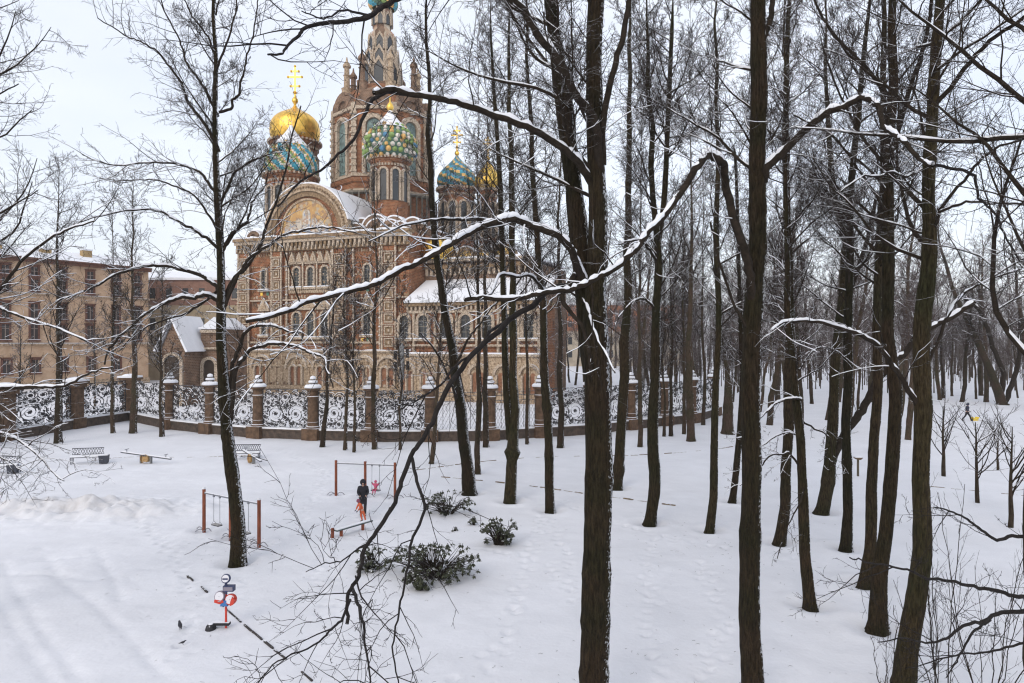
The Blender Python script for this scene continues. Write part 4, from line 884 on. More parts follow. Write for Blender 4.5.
# ================================================================ plain buildings
PLAST = mat('beige_plaster', (.42, .28, .175), .9, col2=(.58, .42, .29), nscale=.6)
FRAME = mat('red_brown_frame', (.13, .058, .038), .8, noise=.25, nscale=3)
HB = thing('apartment_building', 'long beige five-storey building with red-brown window frames and snowy roof', 'building', (-88.4, 118, 0), math.atan2(.846, .534))
hx = .534; hy = .846
def UH(px): k = (px - 512) / F; return (k * 118 + 88.4) / (hx - k * hy)
m = MB(); m.box(-28, 26, 0, 14, -1, 23.2); m.build('wall', PLAST, HB)
m = MB(); m.box(-28.3, 26.4, -.55, -.003, 22.7, 23.2, 0); m.box(-28.3, 26.4, -.75, .5, 23.203, 23.5, 0); m.box(-28, 26.2, -.25, -.003, 16.85, 17.15, 1); m.box(-28, 26.2, -.3, -.003, 7.8, 8.15, 1); m.box(-28, 26.2, -.2, -.003, -1, 1.2, 1); m.build('cornice', [FRAME, STONE], HB)
m = MB(); m.box(-28, 26.2, -.32, -.02, 8.153, 8.25); m.box(-28, 26.2, -.24, -.02, 17.153, 17.22); m.build('ledge_snow', SNOW, HB)
rf = MB(); v = [[-28.4, -.7, 23.5], [26.5, -.7, 23.5], [26.5, 7, 26], [-28.4, 7, 26], [26.5, 14.6, 23.5], [-28.4, 14.6, 23.5]]; rf.quads(v, [[0, 1, 2, 3], [3, 2, 4, 5]]); rf.tris([v[1], v[4], v[2]], [[0, 1, 2]]); rf.tris([v[0], v[3], v[5]], [[0, 1, 2]]); rf.poly([v[0], v[5], v[4], v[1]])
ro = rf.build('roof', SNOW, HB)
for px, z, h in ((8, 26, .6), (58, 26, .5), (99, 26, 1.1)):
    x = UH(px) - 1; m = MB(); m.box(x, x + 1.7, 4, 5.2, 24.3, 25.2 + h, 0); m.box(x - .1, x + 1.8, 3.9, 5.3, 25.2 + h + .003, 25.5 + h, 1); m.build('chimney', [mat('ochre_brick', (.36, .25, .12), .9, noise=.2, nscale=2), SNOW], ro)
WARM = mat('dull_glass', (.05, .045, .045), .2, spec=.5)
def hwin(x, z0, z1, w, par=HB, arch=False):
    m = MB(); fr = .30
    m.box(x - w / 2 - fr, x - w / 2, -.22, -.003, z0 - .3, z1 + fr, 0); m.box(x + w / 2, x + w / 2 + fr, -.22, -.003, z0 - .3, z1 + fr, 0); m.box(x - w / 2 + .002, x + w / 2 - .002, -.22, -.003, z1, z1 + fr - .01, 0)
    m.box(x - w / 2 - fr - .1, x + w / 2 + fr + .1, -.42, -.003, z0 - .6, z0 - .303, 0); m.box(x - w / 2 - fr, x + w / 2 + fr, -.4, -.1, z0 - .3, z0 - .22, 1); m.box(x - w / 2 - fr - .1, x + w / 2 + fr + .1, -.36, -.003, z1 + fr + .003, z1 + fr + .22, 0)
    wo = m.build('window', [FRAME, SNOW], par); g = MB(); g.box(x - w / 2, x + w / 2, -.06, -.003, z0 - .25, z1, 0); g.box(x - .06, x + .06, -.12, -.063, z0 - .2, z1, 1); g.box(x - w / 2, x + w / 2, -.125, -.064, z1 - .75, z1 - .65, 1); g.build('pane', [WARM, mat('frame_pale', (.25, .20, .17), .7)], wo)
cols = [UH(p) for p in (-52, -24, 5, 34, 62, 90, 116, 137)]
for x in cols:
    for z0, z1 in ((20.6, 21.8), (17.9, 19.6), (12.9, 15.2), (9.1, 11.5)): hwin(x, z0, z1, 1.15)
for x in cols[:-1]: hwin(x + .2, 3.2, 5.2, 1.15)
m = MB()
for a, b in zip(cols[:-1], cols[1:]): ring_arch(m, (a + b) / 2, 4.6, 1.5, 1.75, -.15, -.003, 0, 12)
m.build('blind_arch', STONE, HB)

OB = thing('ochre_building', 'low ochre building with red brick upper floor between beige building and cathedral', 'building', (-72, 150, 0))
m = MB(); m.box(-12, 14, 0, 12, -1, 16.5, 0); m.box(-12, 14.05, -.05, 11.9, 16.503, 22.0, 1); m.build('wall', [mat('ochre_plaster', (.28, .22, .14), .9, col2=(.38, .31, .21), nscale=.5), brick('red_wall', (.22, .10, .07), (.28, .14, .10), (.3, .22, .17), 1.5)], OB)
m = MB(); m.box(-12.5, 14.5, -.5, 12.5, 22.003, 22.5); v = [[-12.5, -.5, 22.5], [14.5, -.5, 22.5], [14.5, 6, 24.5], [-12.5, 6, 24.5], [14.5, 12.5, 22.5], [-12.5, 12.5, 22.5]]; m.quads(v, [[0, 1, 2, 3], [3, 2, 4, 5]]); m.build('roof', SNOW, OB)
for i in range(7): 
    x = -10.5 + i * 3.6; m = MB(); m.box(x - .6, x + .6, -.15, -.053, 18, 20.2, 0); m.box(x - .75, x + .75, -.25, -.053, 17.6, 17.9, 1); m.build('window', [GLASS, TRIM], OB)
    m = MB(); m.box(x - .55, x + .55, -.1, -.003, 11, 13.6, 0); m.box(x - .75, x + .75, -.25, -.003, 10.6, 10.9, 1); m.build('window', [GLASS, TRIM], OB)

CP = thing('chapel', 'small chapel with steep snow-covered roof beside the cathedral', 'chapel', (-45, 90, 0), R_(-4))
m = MB(); m.box(-1.5, 1.7, .4, 7, -.5, 7.3, 0); m.box(1.703, 5.2, 4.5, 11, -.5, 10.2, 0); m.prism([(-1.6, 7.303), (1.8, 7.303), (.1, 11.2)], .4, 7, 0); m.build('wall', BRICKD, CP)
m = MB()
for s, xx in ((-1, -2.0), (1, 2.2)):
    a, b = np.array([.1, 11.5]), np.array([xx, 7.1]); n_ = np.array([s * .9, .45]) * .28
    m.prism([tuple(p) for p in ([b, b + n_, a + np.array([0, .5]), a] if s > 0 else [a, a + np.array([0, .5]), b + n_, b])], -.3, 7.3, 0)
m.box(1.5, 5.5, 4.2, 11.2, 10.203, 10.5, 0); m.prism([(1.7, 10.503), (5.3, 10.503), (3.5, 11.9)], 4.6, 10.8, 0); m.build('roof_snow', SNOW, CP)
m = MB()
for c, y in ((.1, 0.35),): ring_arch(m, c, 5.6, 1.1, 1.45, y - .35, y, 0, 12); m.box(c - 1.45, c - 1.1, y - .35, y, 0, 5.6); m.box(c + 1.1, c + 1.45, y - .35, y, 0, 5.6)
m.build('arch_trim', TRIM, CP); m = MB(); ring_arch(m, 3.0, 5.2, .8, 1.2, 4.1, 4.497, 0, 12); m.box(4.3, 5.2, 4.25, 4.497, 3.2, 3.5); m.box(4.3, 5.2, 4.25, 4.497, 5.6, 5.9); m.box(4.8, 5.25, 4.15, 4.247, 0, 9.4); m.box(1.8, 2.2, 4.1, 4.497, 0, 5.2); m.box(3.8, 4.2, 4.1, 4.497, 0, 5.2); m.box(1.75, 5.25, 4.2, 4.497, 7.4, 7.7); m.box(1.75, 5.25, 4.1, 4.497, 9.7, 10.1)
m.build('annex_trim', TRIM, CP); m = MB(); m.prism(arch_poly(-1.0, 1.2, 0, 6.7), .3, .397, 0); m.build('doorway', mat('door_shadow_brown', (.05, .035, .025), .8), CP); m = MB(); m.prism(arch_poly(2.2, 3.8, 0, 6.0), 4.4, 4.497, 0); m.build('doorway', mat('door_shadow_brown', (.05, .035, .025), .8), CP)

FB = thing('far_building', 'far red and cream building glimpsed between trunks beyond the fence', 'building', (32, 235, 0))
m = MB(); m.box(-28, 28, 0, 12, -1, 12, 0); m.box(-28, 28.1, .2, 11.9, 12.003, 21, 1); m.build('wall', [mat('cream_far', (.42, .36, .28), .9, noise=.2, nscale=.4), mat('orange_far', (.42, .17, .08), .9, noise=.25, nscale=.5)], FB)
m = MB(); m.box(-28.5, 28.5, -.5, 12.5, 21.003, 21.8); m.build('roof_snow', SNOW, FB)
for i in range(16):
    x = -26 + i * 3.5; m = MB(); m.box(x - .7, x + .7, .05, .197, 13.5, 15.5); m.box(x - .7, x + .7, .05, .197, 17.2, 19.2); m.box(x - .7, x + .7, -.1, -.003, 3, 5.5); m.box(x - .7, x + .7, -.1, -.003, 7.5, 10); m.build('window', GLASS, FB)
# traffic signals in the street in front of the cathedral
POLE = mat('grey_pole', (.20, .20, .20), .6); BLK = mat('black_plastic', (.02, .02, .022), .5)
TL = thing('traffic_light', 'grey pole carrying black traffic signal heads before the cathedral wall', 'traffic light', (-12.9, 80, 0))
m = MB(); m.lathe([(.16, -.2), (.14, 4), (.28, 4.1), (.28, 8.0), (.1, 8.3)], 10); m.build('pole', POLE, TL)
for x, z in ((-.75, 6.9), (.65, 7.1), (-.75, 5.6), (.7, 5.7)):
    m = MB(); m.box(x - .17, x + .17, -.15, .12, z - .5, z + .5); m.box(min(0, x), max(0, x), -.04, .04, z - .05, z + .05)
    s = m.build('signal_head', BLK, TL); g = MB()
    for q in (-.3, 0, .3): g.lathe([(.01, 0), (.11, 0), (.12, .12)], 8, M=Matrix.Translation((x, -.16, z + q)) @ Matrix.Rotation(R_(90), 4, 'X'))
    g.build('lamp_lens', mat('lens_dark', (.05, .03, .02), .3), s)
# ================================================================ trees near the window
hero('bare_tree', 'thick dark trunk forking low into a leaning snow-edged second stem, nearest the window', [(592, 760, 30), (594, 600, 28), (596, 450, 27), (596, 330, 24), (597, 250, 20), (595, 120, 17), (596, 0, 16), (600, -80, 14)], 24, Y=15, seed=11, limb=LIMB_B, n1=20, L1=3.2, h0=.5, dens=.9, bark_m=BARK,
  forks=[[(595, 400, 14, .1), (588, 335, 18, .25), (583, 270, 19, .35), (574, 190, 17, .4), (562, 95, 16, .45), (550, 0, 12, .5), (542, -80, 11, .5)]],
  boughs=[([(592, 184), (570, 155), (540, 134), (500, 118), (460, 103), (430, 95), (395, 91), (376, 93)], 12.5, 8, 5, 2.4, .9),
          ([(547, -6), (500, -22), (450, -16), (410, -6), (388, 6), (368, 15), (338, 21), (310, 27), (294, 38), (284, 52), (268, 62)], 11.5, 8, 2.0, 1.8, .25, 0, -.1),
          ([(368, 15), (345, 10), (322, 14), (300, 13)], 11.6, 2.6, 1.2, 2.4, 0, 0, .1),
          ([(430, 95), (395, 91), (378, 95), (366, 112), (352, 140), (330, 162), (300, 178), (275, 205)], 12.2, 5, 1.6, 2.2, .25),
          ([(600, 180), (592, 120), (575, 90), (552, 48), (525, 18), (505, -4)], 13, 9, 7, .8, .8),
          ([(603, 165), (606, 110), (614, 60), (627, 15), (636, -20)], 14.5, 7, 5, 1, .4),
          ([(586, 282), (577, 258), (560, 238), (535, 224), (505, 222), (478, 229), (450, 246), (412, 268), (372, 284), (330, 297), (290, 311), (244, 320)], 11.0, 8, 4.0, 1.9, 1.0),
          ([(500, 223), (470, 220), (440, 218), (405, 226), (370, 238)], 11.4, 4, 1.2, 2.0, .6),
          ([(575, 275), (560, 300), (585, 335), (592, 372)], 14.2, 6, 2.5, .8, .7)])
hero('bare_tree', 'straight thick dark trunk with a snowy elbow limb low on its left side', [(750, 740, 23), (750, 640, 22), (752, 500, 19), (755, 350, 18), (757, 200, 16), (758, 80, 16), (760, -40, 14)], 25, Y=16, seed=12, limb=LIMB_B, n1=20, L1=3.4, h0=.5,
  boughs=[([(752, 300), (742, 262), (733, 222), (726, 180), (720, 160), (706, 157), (692, 172), (678, 196), (658, 224), (636, 246), (610, 268), (575, 285), (540, 293), (500, 299), (463, 296)], 12.5, 9, 4.5, 1.8, 1.0),
          ([(574, 285), (552, 291), (536, 302), (512, 316), (490, 338), (470, 362), (445, 395), (425, 430), (412, 458), (398, 490), (378, 530), (362, 560), (350, 590), (346, 625)], 10.2, 6.5, 3.6, .5, .2, 0, -.35),
          ([(412, 458), (420, 490), (418, 530), (408, 560), (400, 600), (396, 640), (400, 690)], 10.0, 3.6, 1.4, 1.6, .0, 0, -.4),
          ([(512, 318), (496, 330), (482, 345), (458, 362), (436, 386), (415, 398), (396, 402)], 10.8, 3.6, 1.4, 1.4, .2, 0, -.3),
          ([(352, 588), (362, 615), (368, 650), (374, 690)], 10.0, 3.8, 1.5, 1.7, 0, 0, -.4),
          ([(350, 600), (338, 622), (322, 640), (290, 662), (262, 690)], 10.2, 3, 1, 2, 0, 0, -.3),
          ([(390, 508), (372, 540), (352, 556), (330, 566), (305, 575)], 10.2, 2.2, .8, 1.6, 0, 0, -.1),
          ([(563, 287), (585, 300), (596, 330), (618, 372)], 13.4, 4, 1.5, 1, .9, 0, -.3),
          ([(545, 292), (530, 276), (508, 277), (492, 289), (482, 298)], 12.4, 3, 1.6, 1.2, 1.0),
          ([(764, 182), (776, 162), (796, 138), (818, 122), (840, 108), (862, 101), (878, 110), (888, 124), (900, 138), (918, 152), (932, 164)], 12.5, 8, 4.0, 1.3, 1.0),
          ([(932, 164), (958, 172), (975, 186), (992, 208), (1003, 232), (1020, 262)], 12.3, 3.4, 1.4, 3.0, .2),
          ([(762, 45), (770, 20), (776, -10)], 15.6, 6, 5, .5, .3),
          ([(748, 330), (735, 300), (722, 260), (712, 225)], 15.8, 3, 2, 1.5, .5)])
hero('bare_tree', 'thick trunk curving out to a leaning foot among twiggy saplings, rightmost of the big trunks', [(902, 690, 22), (907, 640, 20), (914, 590, 19), (921, 520, 17), (922, 420, 16), (923, 330, 16), (928, 250, 14), (927, 180, 12.5), (930, 100, 11), (938, 0, 9), (942, -60, 8)], 24, Y=16.8, seed=13, n1=25, L1=4.4, h0=.42, bark_m=BARK_M, dens=1.0,
  boughs=[([(917, 405), (905, 380), (888, 358), (862, 336), (838, 326), (812, 322), (790, 323), (766, 330)], 15.0, 5.5, 2.2, 1.6, 1.0, 0, -.2),
          ([(930, 240), (936, 214), (952, 204), (975, 200), (1000, 202), (1030, 206)], 15.0, 3.2, 2, 2, .5),
          ([(930, 224), (950, 192), (972, 166), (1000, 150), (1030, 141)], 15.0, 3.4, 2, 2, .3),
          ([(930, 110), (950, 84), (980, 50), (1010, 25), (1040, 5)], 15.5, 5, 3.4, 2, .2),
          ([(924, 372), (940, 330), (960, 300), (985, 282), (1020, 268)], 18.5, 3.5, 2, 1.6, .9),
          ([(921, 170), (905, 176), (888, 172), (866, 180), (845, 188)], 15, 3, 1.4, 2, .8)])
hero('bare_tree', 'sturdy brown trunk with a snow-dusted collar, beside the rightmost big trunk', [(877, 629, 18), (882, 570, 15), (888, 520, 14), (891, 418, 13.5), (889, 300, 14), (889, 240, 14), (891, 100, 12), (893, -20, 10)], 25, seed=14, n1=22, L1=3.6, h0=.42,
  boughs=[([(893, 150), (905, 110), (918, 60), (928, 10), (934, -20)], 20, 5, 3, 1, .2), ([(888, 215), (870, 190), (850, 160), (825, 130), (795, 112)], 19, 3, 1.5, 1.8, .6), ([(892, 100), (862, 62), (832, 30), (810, -10)], 20, 4, 2, 1.5, .3)])
hero('bare_tree', 'slim trunk bowing outward at the foot, just behind the snow-collared trunk', [(864, 586, 12), (871, 540, 11), (875, 480, 10.5), (877, 418, 10.5), (877, 330, 10), (880, 240, 9), (884, 120, 7), (882, 0, 6)], 25, seed=15, n1=20, L1=3.2, h0=.4)
hero('bare_tree', 'straight slim trunk between the leaning fork and the bowed trunk', [(845, 549, 11), (846, 480, 10), (848, 380, 10), (850, 250, 9), (856, 150, 8), (864, 40, 6)], 24, seed=16, n1=30, L1=3.6, h0=.38, bark_m=BARK_M)
hero('bare_tree', 'slender dark trunk with many low drooping twigs standing alone on open snow', [(811, 606, 12), (808, 560, 11), (803, 480, 10), (800, 410, 9), (796, 350, 8), (788, 290, 7), (784, 200, 5), (786, 100, 4)], 19, seed=17, n1=26, L1=2.6, h0=.32, bark_m=BARK,
  boughs=[([(801, 400), (790, 396), (775, 402), (760, 420), (748, 436), (735, 442)], 20.5, 2.6, 1, 3, .9, 0, -.3), ([(804, 470), (790, 455), (775, 455), (760, 470), (742, 490)], 21, 2.4, .9, 3, .5, 0, -.4),
          ([(800, 420), (815, 428), (828, 440), (836, 470)], 22.5, 2.2, .8, 3, .5, 0, -.4), ([(803, 440), (786, 430), (770, 436), (756, 452)], 23.5, 2, .8, 3, .9, 0, -.4), ([(805, 478), (800, 500), (790, 520), (778, 560)], 21, 2, .8, 3, .0, 0, -.5), ([(799, 370), (812, 352), (830, 350), (850, 362)], 23, 2, .8, 3, .8)])
hero('bare_tree', 'straight trunk whose foot leans left, behind the lone twiggy trunk', [(779, 543, 12), (785, 490, 11), (789, 410, 11), (789, 320, 10), (787, 200, 9), (786, 100, 8), (790, 0, 6)], 24, seed=18, n1=30, L1=3.6, h0=.36)
hero('bare_tree', 'forking trunk with a thick snowy arm leaning right from its base', [(821, 512, 13), (828, 470, 12), (834, 400, 11), (838, 330, 11), (846, 250, 10), (832, 180, 8), (828, 100, 6)], 23, seed=19, n1=26, L1=3.6, h0=.38, bark_m=BARK_M,
  boughs=[([(828, 470), (840, 445), (855, 418), (872, 390), (892, 362), (912, 342), (940, 320), (975, 302)], 33, 9, 4.5, .7, 1.0), ([(838, 330), (850, 290), (868, 240), (880, 190)], 35, 6, 3, 1, .7)])
hero('bare_tree', 'mossy straight trunk right of the big fork, kinked near its foot', [(649, 524, 12), (655, 480, 12), (654, 440, 12), (656, 350, 11), (658, 250, 9), (652, 160, 7), (648, 60, 5)], 24, seed=20, n1=26, L1=3.4, h0=.36, bark_m=BARK_M,
  forks=[[(657, 250, 6, 0), (664, 200, 6, .3), (668, 120, 5, .5), (672, 30, 4, .5)]], boughs=[([(657, 262), (645, 246), (632, 240), (622, 246)], 29, 3, 1.5, 2, .9), ([(656, 310), (640, 300), (625, 312), (618, 330)], 30, 2.6, 1, 2, 1)])
hero('bare_tree', 'dark trunk speckled with snow at its foot, between the big fork and the kinked trunk', [(616, 488, 11), (620, 450, 11), (624, 380, 11), (627, 280, 10), (629, 180, 8), (630, 60, 6)], 24, seed=21, n1=26, L1=3.2, h0=.36, bark_m=BARK_W)
hero('bare_tree', 'slim grey-brown trunk crossing the ochre path edging', [(709, 531, 9), (713, 470, 8), (716, 380, 7), (717, 260, 7), (717, 140, 5), (715, 40, 4)], 22, seed=22, n1=26, L1=3.0, h0=.34, bark_m=BARK_M)
hero('bare_tree', 'thin trunk leaning beside the thickest straight trunk, foot in open snow', [(732, 501, 7), (736, 460, 7), (740, 420, 7), (742, 360, 6), (740, 280, 5), (736, 160, 4)], 19, seed=23, n1=22, L1=2.6, h0=.3)
hero('bare_tree', 'slim straight trunk left of the big fork, last of the close row of three', [(550, 511, 9), (549, 460, 9), (545, 380, 9), (541, 290, 8), (536, 200, 7), (530, 100, 5), (526, 20, 4)], 24, seed=24, n1=28, L1=3.4, h0=.34, bark_m=BARK)
hero('bare_tree', 'straight double-stemmed trunk standing between the leaning trunk and the slim one', [(510, 502, 11), (512, 450, 11), (513, 380, 9), (512, 280, 8), (512, 180, 7), (510, 80, 5)], 25, seed=25, n1=26, L1=3.2, h0=.36, bark_m=BARK_M,
  forks=[[(510, 440, 7, .1), (506, 380, 7, .1), (503, 280, 6, .3), (500, 180, 5, .5), (494, 90, 4, .6)]])
hero('bare_tree', 'leaning trunk that slants from its wide foot by the rhododendrons up to the left', [(470, 494, 14), (466, 460, 13), (460, 410, 12), (450, 340, 10), (440, 270, 9), (432, 190, 8), (428, 100, 6), (427, 20, 4)], 24, seed=26, n1=30, L1=3.6, h0=.36, bark_m=BARK_W,
  boughs=[([(458, 400), (448, 376), (438, 352), (420, 336)], 33, 3, 1.2, 2, .6), ([(455, 365), (470, 340), (478, 322), (500, 300)], 36, 3, 1.2, 2, .8)])
hero('bare_tree', 'dark tree with wide open crown rising beside the near swing, alone before the cathedral', [(238, 563, 15), (237, 520, 14), (231, 460, 13), (226, 400, 12), (223, 330, 11), (221, 270, 9), (217, 180, 8), (215, 100, 6), (216, 20, 5), (218, -60, 4)], 22.5, seed=27, n1=20, L1=3.6, h0=.48, bark_m=BARK_W, n2=13, dens=1.15, snow=True, n4=3,
  boughs=[([(224, 302), (210, 298), (197, 297), (181, 297), (158, 305), (132, 323), (112, 345), (100, 362)], 24.5, 5, 1.6, 2.4, 1.0, 0, -.1),
          ([(222, 291), (210, 280), (190, 272), (165, 268), (139, 268), (119, 275), (95, 290), (60, 300)], 26, 4.5, 1.4, 2.6, .8, 0, -.1),
          ([(223, 285), (206, 300), (190, 313), (165, 320), (142, 330), (120, 352)], 27.5, 3, 1, 3.2, .5, 0, -.2),
          ([(229, 400), (232, 372), (237, 359), (247, 333), (261, 326), (281, 328), (297, 333), (306, 343)], 25.5, 4.5, 1.4, 2.4, 1.0, 0, -.2),
          ([(231, 420), (236, 368), (245, 355), (268, 347), (294, 347), (313, 352), (326, 362), (334, 385)], 24, 4.5, 1.3, 2.4, 1.0, 0, -.2),
          ([(222, 310), (229, 288), (245, 268), (261, 240), (274, 215), (288, 150), (297, 105)], 27, 4.5, 1.2, 2.9, .4),
          ([(222, 312), (236, 280), (250, 262), (270, 246), (297, 234), (325, 228), (355, 232)], 25, 4, 1.2, 2.9, .9),
          ([(222, 252), (236, 232), (251, 213), (262, 190), (272, 172)], 27.5, 3.4, 1, 3.2, .4),
          ([(220, 205), (232, 178), (245, 165), (259, 156), (275, 150)], 25.5, 3, 1, 3.2, .5),
          ([(219, 152), (208, 130), (194, 107), (182, 86), (171, 68), (150, 50), (129, 34), (99, 19)], 25, 3.6, 1, 3.5, .3),
          ([(218, 116), (204, 92), (194, 76), (186, 60), (179, 46), (168, 20), (160, -6)], 27.5, 3, 1, 3.5, .2),
          ([(220, 196), (208, 184), (194, 171), (176, 165), (156, 164), (118, 168), (80, 156)], 27.5, 3.2, .9, 3.5, .6),
          ([(221, 250), (200, 230), (175, 217), (148, 206), (118, 211), (80, 221)], 24.5, 3.4, .9, 3.5, .8),
          ([(219, 112), (230, 102), (236, 95), (242, 76), (247, 57), (259, 19), (262, -10)], 26, 3, 1, 3.5, .3),
          ([(216, 60), (206, 40), (190, 10), (184, -12)], 27, 2.4, 1, 3.5, .2), ([(216, 70), (228, 40), (236, 10), (240, -12)], 26, 2.4, 1, 3.5, .2),
          ([(221, 235), (205, 205), (180, 186), (150, 178), (110, 184)], 28, 2.6, .8, 3.5, .5)])
# trees whose trunks stand beside the window, outside the view
hero('bare_tree', 'tree beside the window whose dark boughs hang in over the cathedral spire', [(560, -400, 30), (566, -300, 24), (570, -200, 20)], 13.5, Y=8.5, seed=31, crown=False,
  boughs=[]) if 0 else None
hero('bare_tree', 'tree at the picture edge sending low black twigs over the snow towards the rightmost trunk', [(1046, 760, 26), (1036, 640, 24), (1042, 480, 22), (1052, 300, 20), (1056, 100, 17)], 22, Y=12.5, seed=32, limb=LIMB_B, n1=26, L1=4.4, h0=.36,
  boughs=[([(1037, 597), (1010, 595), (985, 588), (955, 585), (925, 578), (900, 572), (870, 565), (845, 560)], 11, 4.5, 1.2, 1.5, 0, 0, .1),
          ([(1037, 605), (1015, 612), (990, 620), (965, 630), (940, 640), (915, 642), (880, 640)], 10.6, 5, 1.0, 1.8, 0, 0, .1),
          ([(1040, 538), (1010, 537), (990, 532), (970, 524), (950, 514), (935, 505)], 11.5, 4, 1.2, 1.8, 0, 0, .15),
          ([(990, 620), (972, 632), (956, 655), (940, 680)], 10.5, 3, 1.0, 2, 0), ([(1038, 640), (1000, 650), (960, 655), (930, 664), (905, 672)], 11, 2.6, .8, 2, 0)])
hero('bare_tree', 'tree standing off the open lawn edge whose snowy branches reach in over the beige building', [(-70, 640, 16), (-72, 500, 14), (-66, 340, 12), (-64, 200, 9), (-62, 60, 6)], 17.0, Y=20, seed=33, n1=44, L1=4.6, h0=.3, n2=9,
  boughs=[([(-68, 420), (-40, 400), (-10, 391), (20, 388), (50, 388), (80, 376), (110, 366)], 18, 6, 1.4, 2, 1.0), ([(-68, 330), (-40, 318), (0, 290), (30, 255), (60, 235), (95, 225)], 19, 5, 1.4, 2, .9),
          ([(-68, 300), (-20, 300), (20, 315), (50, 326), (90, 340)], 19, 4, 1.2, 2, .9), ([(-70, 480), (-40, 440), (-5, 432), (25, 445), (50, 470), (66, 480)], 18, 4, 1, 3, .8, 0, -.3),
          ([(-70, 520), (-40, 470), (-10, 455), (10, 460), (30, 475)], 18, 3, .8, 3.5, .5, 0, -.4), ([(-66, 250), (-30, 225), (0, 215), (40, 190)], 19, 4, 1, 3, .5), ([(-66, 200), (-30, 160), (0, 140), (30, 110)], 20, 3, 1, 3, .3),
          ([(-66, 150), (-30, 120), (-5, 100), (20, 85)], 20, 3, 1, 3, .3)])
hero('bare_tree', 'tree hard by the window with black boughs curling in from above over the spire', [(700, 1500, 60), (690, 900, 56), (680, 300, 50), (660, -200, 42), (640, -500, 34)], 17, Y=7.5, seed=34, crown=False,
  boughs=[]) if 0 else None
# boughs from above the frame belong to the big fork
hero_top = hero('bare_tree', 'slim tree just left of the thick fork with curling black upper boughs over the spire', [(566, 700, 9), (560, 560, 9)], 12, Y=17, seed=35, crown=False, boughs=[]) if 0 else None

# slim trees between the playground and the fence, and along the right
GS = 'slim bare trees along the stone fence'
def slim(px, py, w, top, seed, label, L1=1.6, n1=30, lean=0, h0=.3, H=None):
    Y = gy(py); z = H or top
    zt_ = HOR - (z - EYE) * F / Y
    ys = np.linspace(py, zt_, 6); r = np.random.default_rng(seed)
    pts = [(px + lean * (py - y) / 100 + r.normal() * .8, y, w * (1 - .93 * i / 5)) for i, y in enumerate(ys)]; pts[0] = (px, py, w)
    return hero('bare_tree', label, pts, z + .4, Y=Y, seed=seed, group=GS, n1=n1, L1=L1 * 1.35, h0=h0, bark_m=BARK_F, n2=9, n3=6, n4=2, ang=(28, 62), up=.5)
for i, a in enumerate([
    (58, 443, 8, 23.0, 'slim dark tree standing between the granite pier and the lattice-backed bench', 2.2), (113, 433, 4, 22, 'thin grey sapling stem against the scrolled fence corner', 1.2), (133, 433, 7, 24, 'dark narrow tree in front of the fence corner', 1.8),
    (162, 437, 5, 15, 'thin dark tree before the first round pillar', 1.4), (322, 447, 5, 15, 'slightly slanting thin tree right of the third urn pillar', 1.4), (345, 450, 4, 15, 'straight thin tree before the fence scrolls, left of two close stems', 1.3),
    (354, 452, 3.5, 14, 'hair-thin tree right of its close neighbour before the fence', 1.2), (375, 449, 6, 25, 'tall thin tree covering the pillar before the mosaic gable', 1.6), (400, 450, 3.2, 13, 'very thin stem before the scroll fence near the traffic signals', 1.1),
    (431, 464, 5, 16, 'thin slanting tree before the lattice fence, nearest the far swing', 1.5), (478, 474, 6, 24, 'crooked slim tree behind the leaning wide-footed trunk', 1.8), (486, 447, 6, 28, 'straight dark tree at the lattice fence', 1.8),
    (527, 444, 4, 24, 'thin tree at the pillar right of the lattice fence', 1.3), (560, 447, 7, 30, 'dark slim tree close behind the slim straight trunk', 2), (640, 447, 5, 27, 'slim dark tree behind the kinked mossy trunk', 2),
    (691, 441, 8, 29, 'straight medium tree by the receding end of the fence', 2.4), (671, 436, 4, 24, 'thin grey tree before the receding fence', 1.6), (664, 436, 3, 16, 'thin black tree before the receding fence pier', 1.5),
    (684, 434, 4, 23, 'thin tree beside the medium tree at the receding fence', 1.6), (703, 425, 4, 26, 'thin dark tree farther along the receding fence', 1.8), (752, 462, 6, 26, 'slim tree hidden partly behind the thickest straight trunk', 2)]):
    slim(a[0], a[1], a[2], a[3], 100 + i, a[4], a[5] * 1.35, lean={431: 8, 322: 8}.get(a[0], 0))
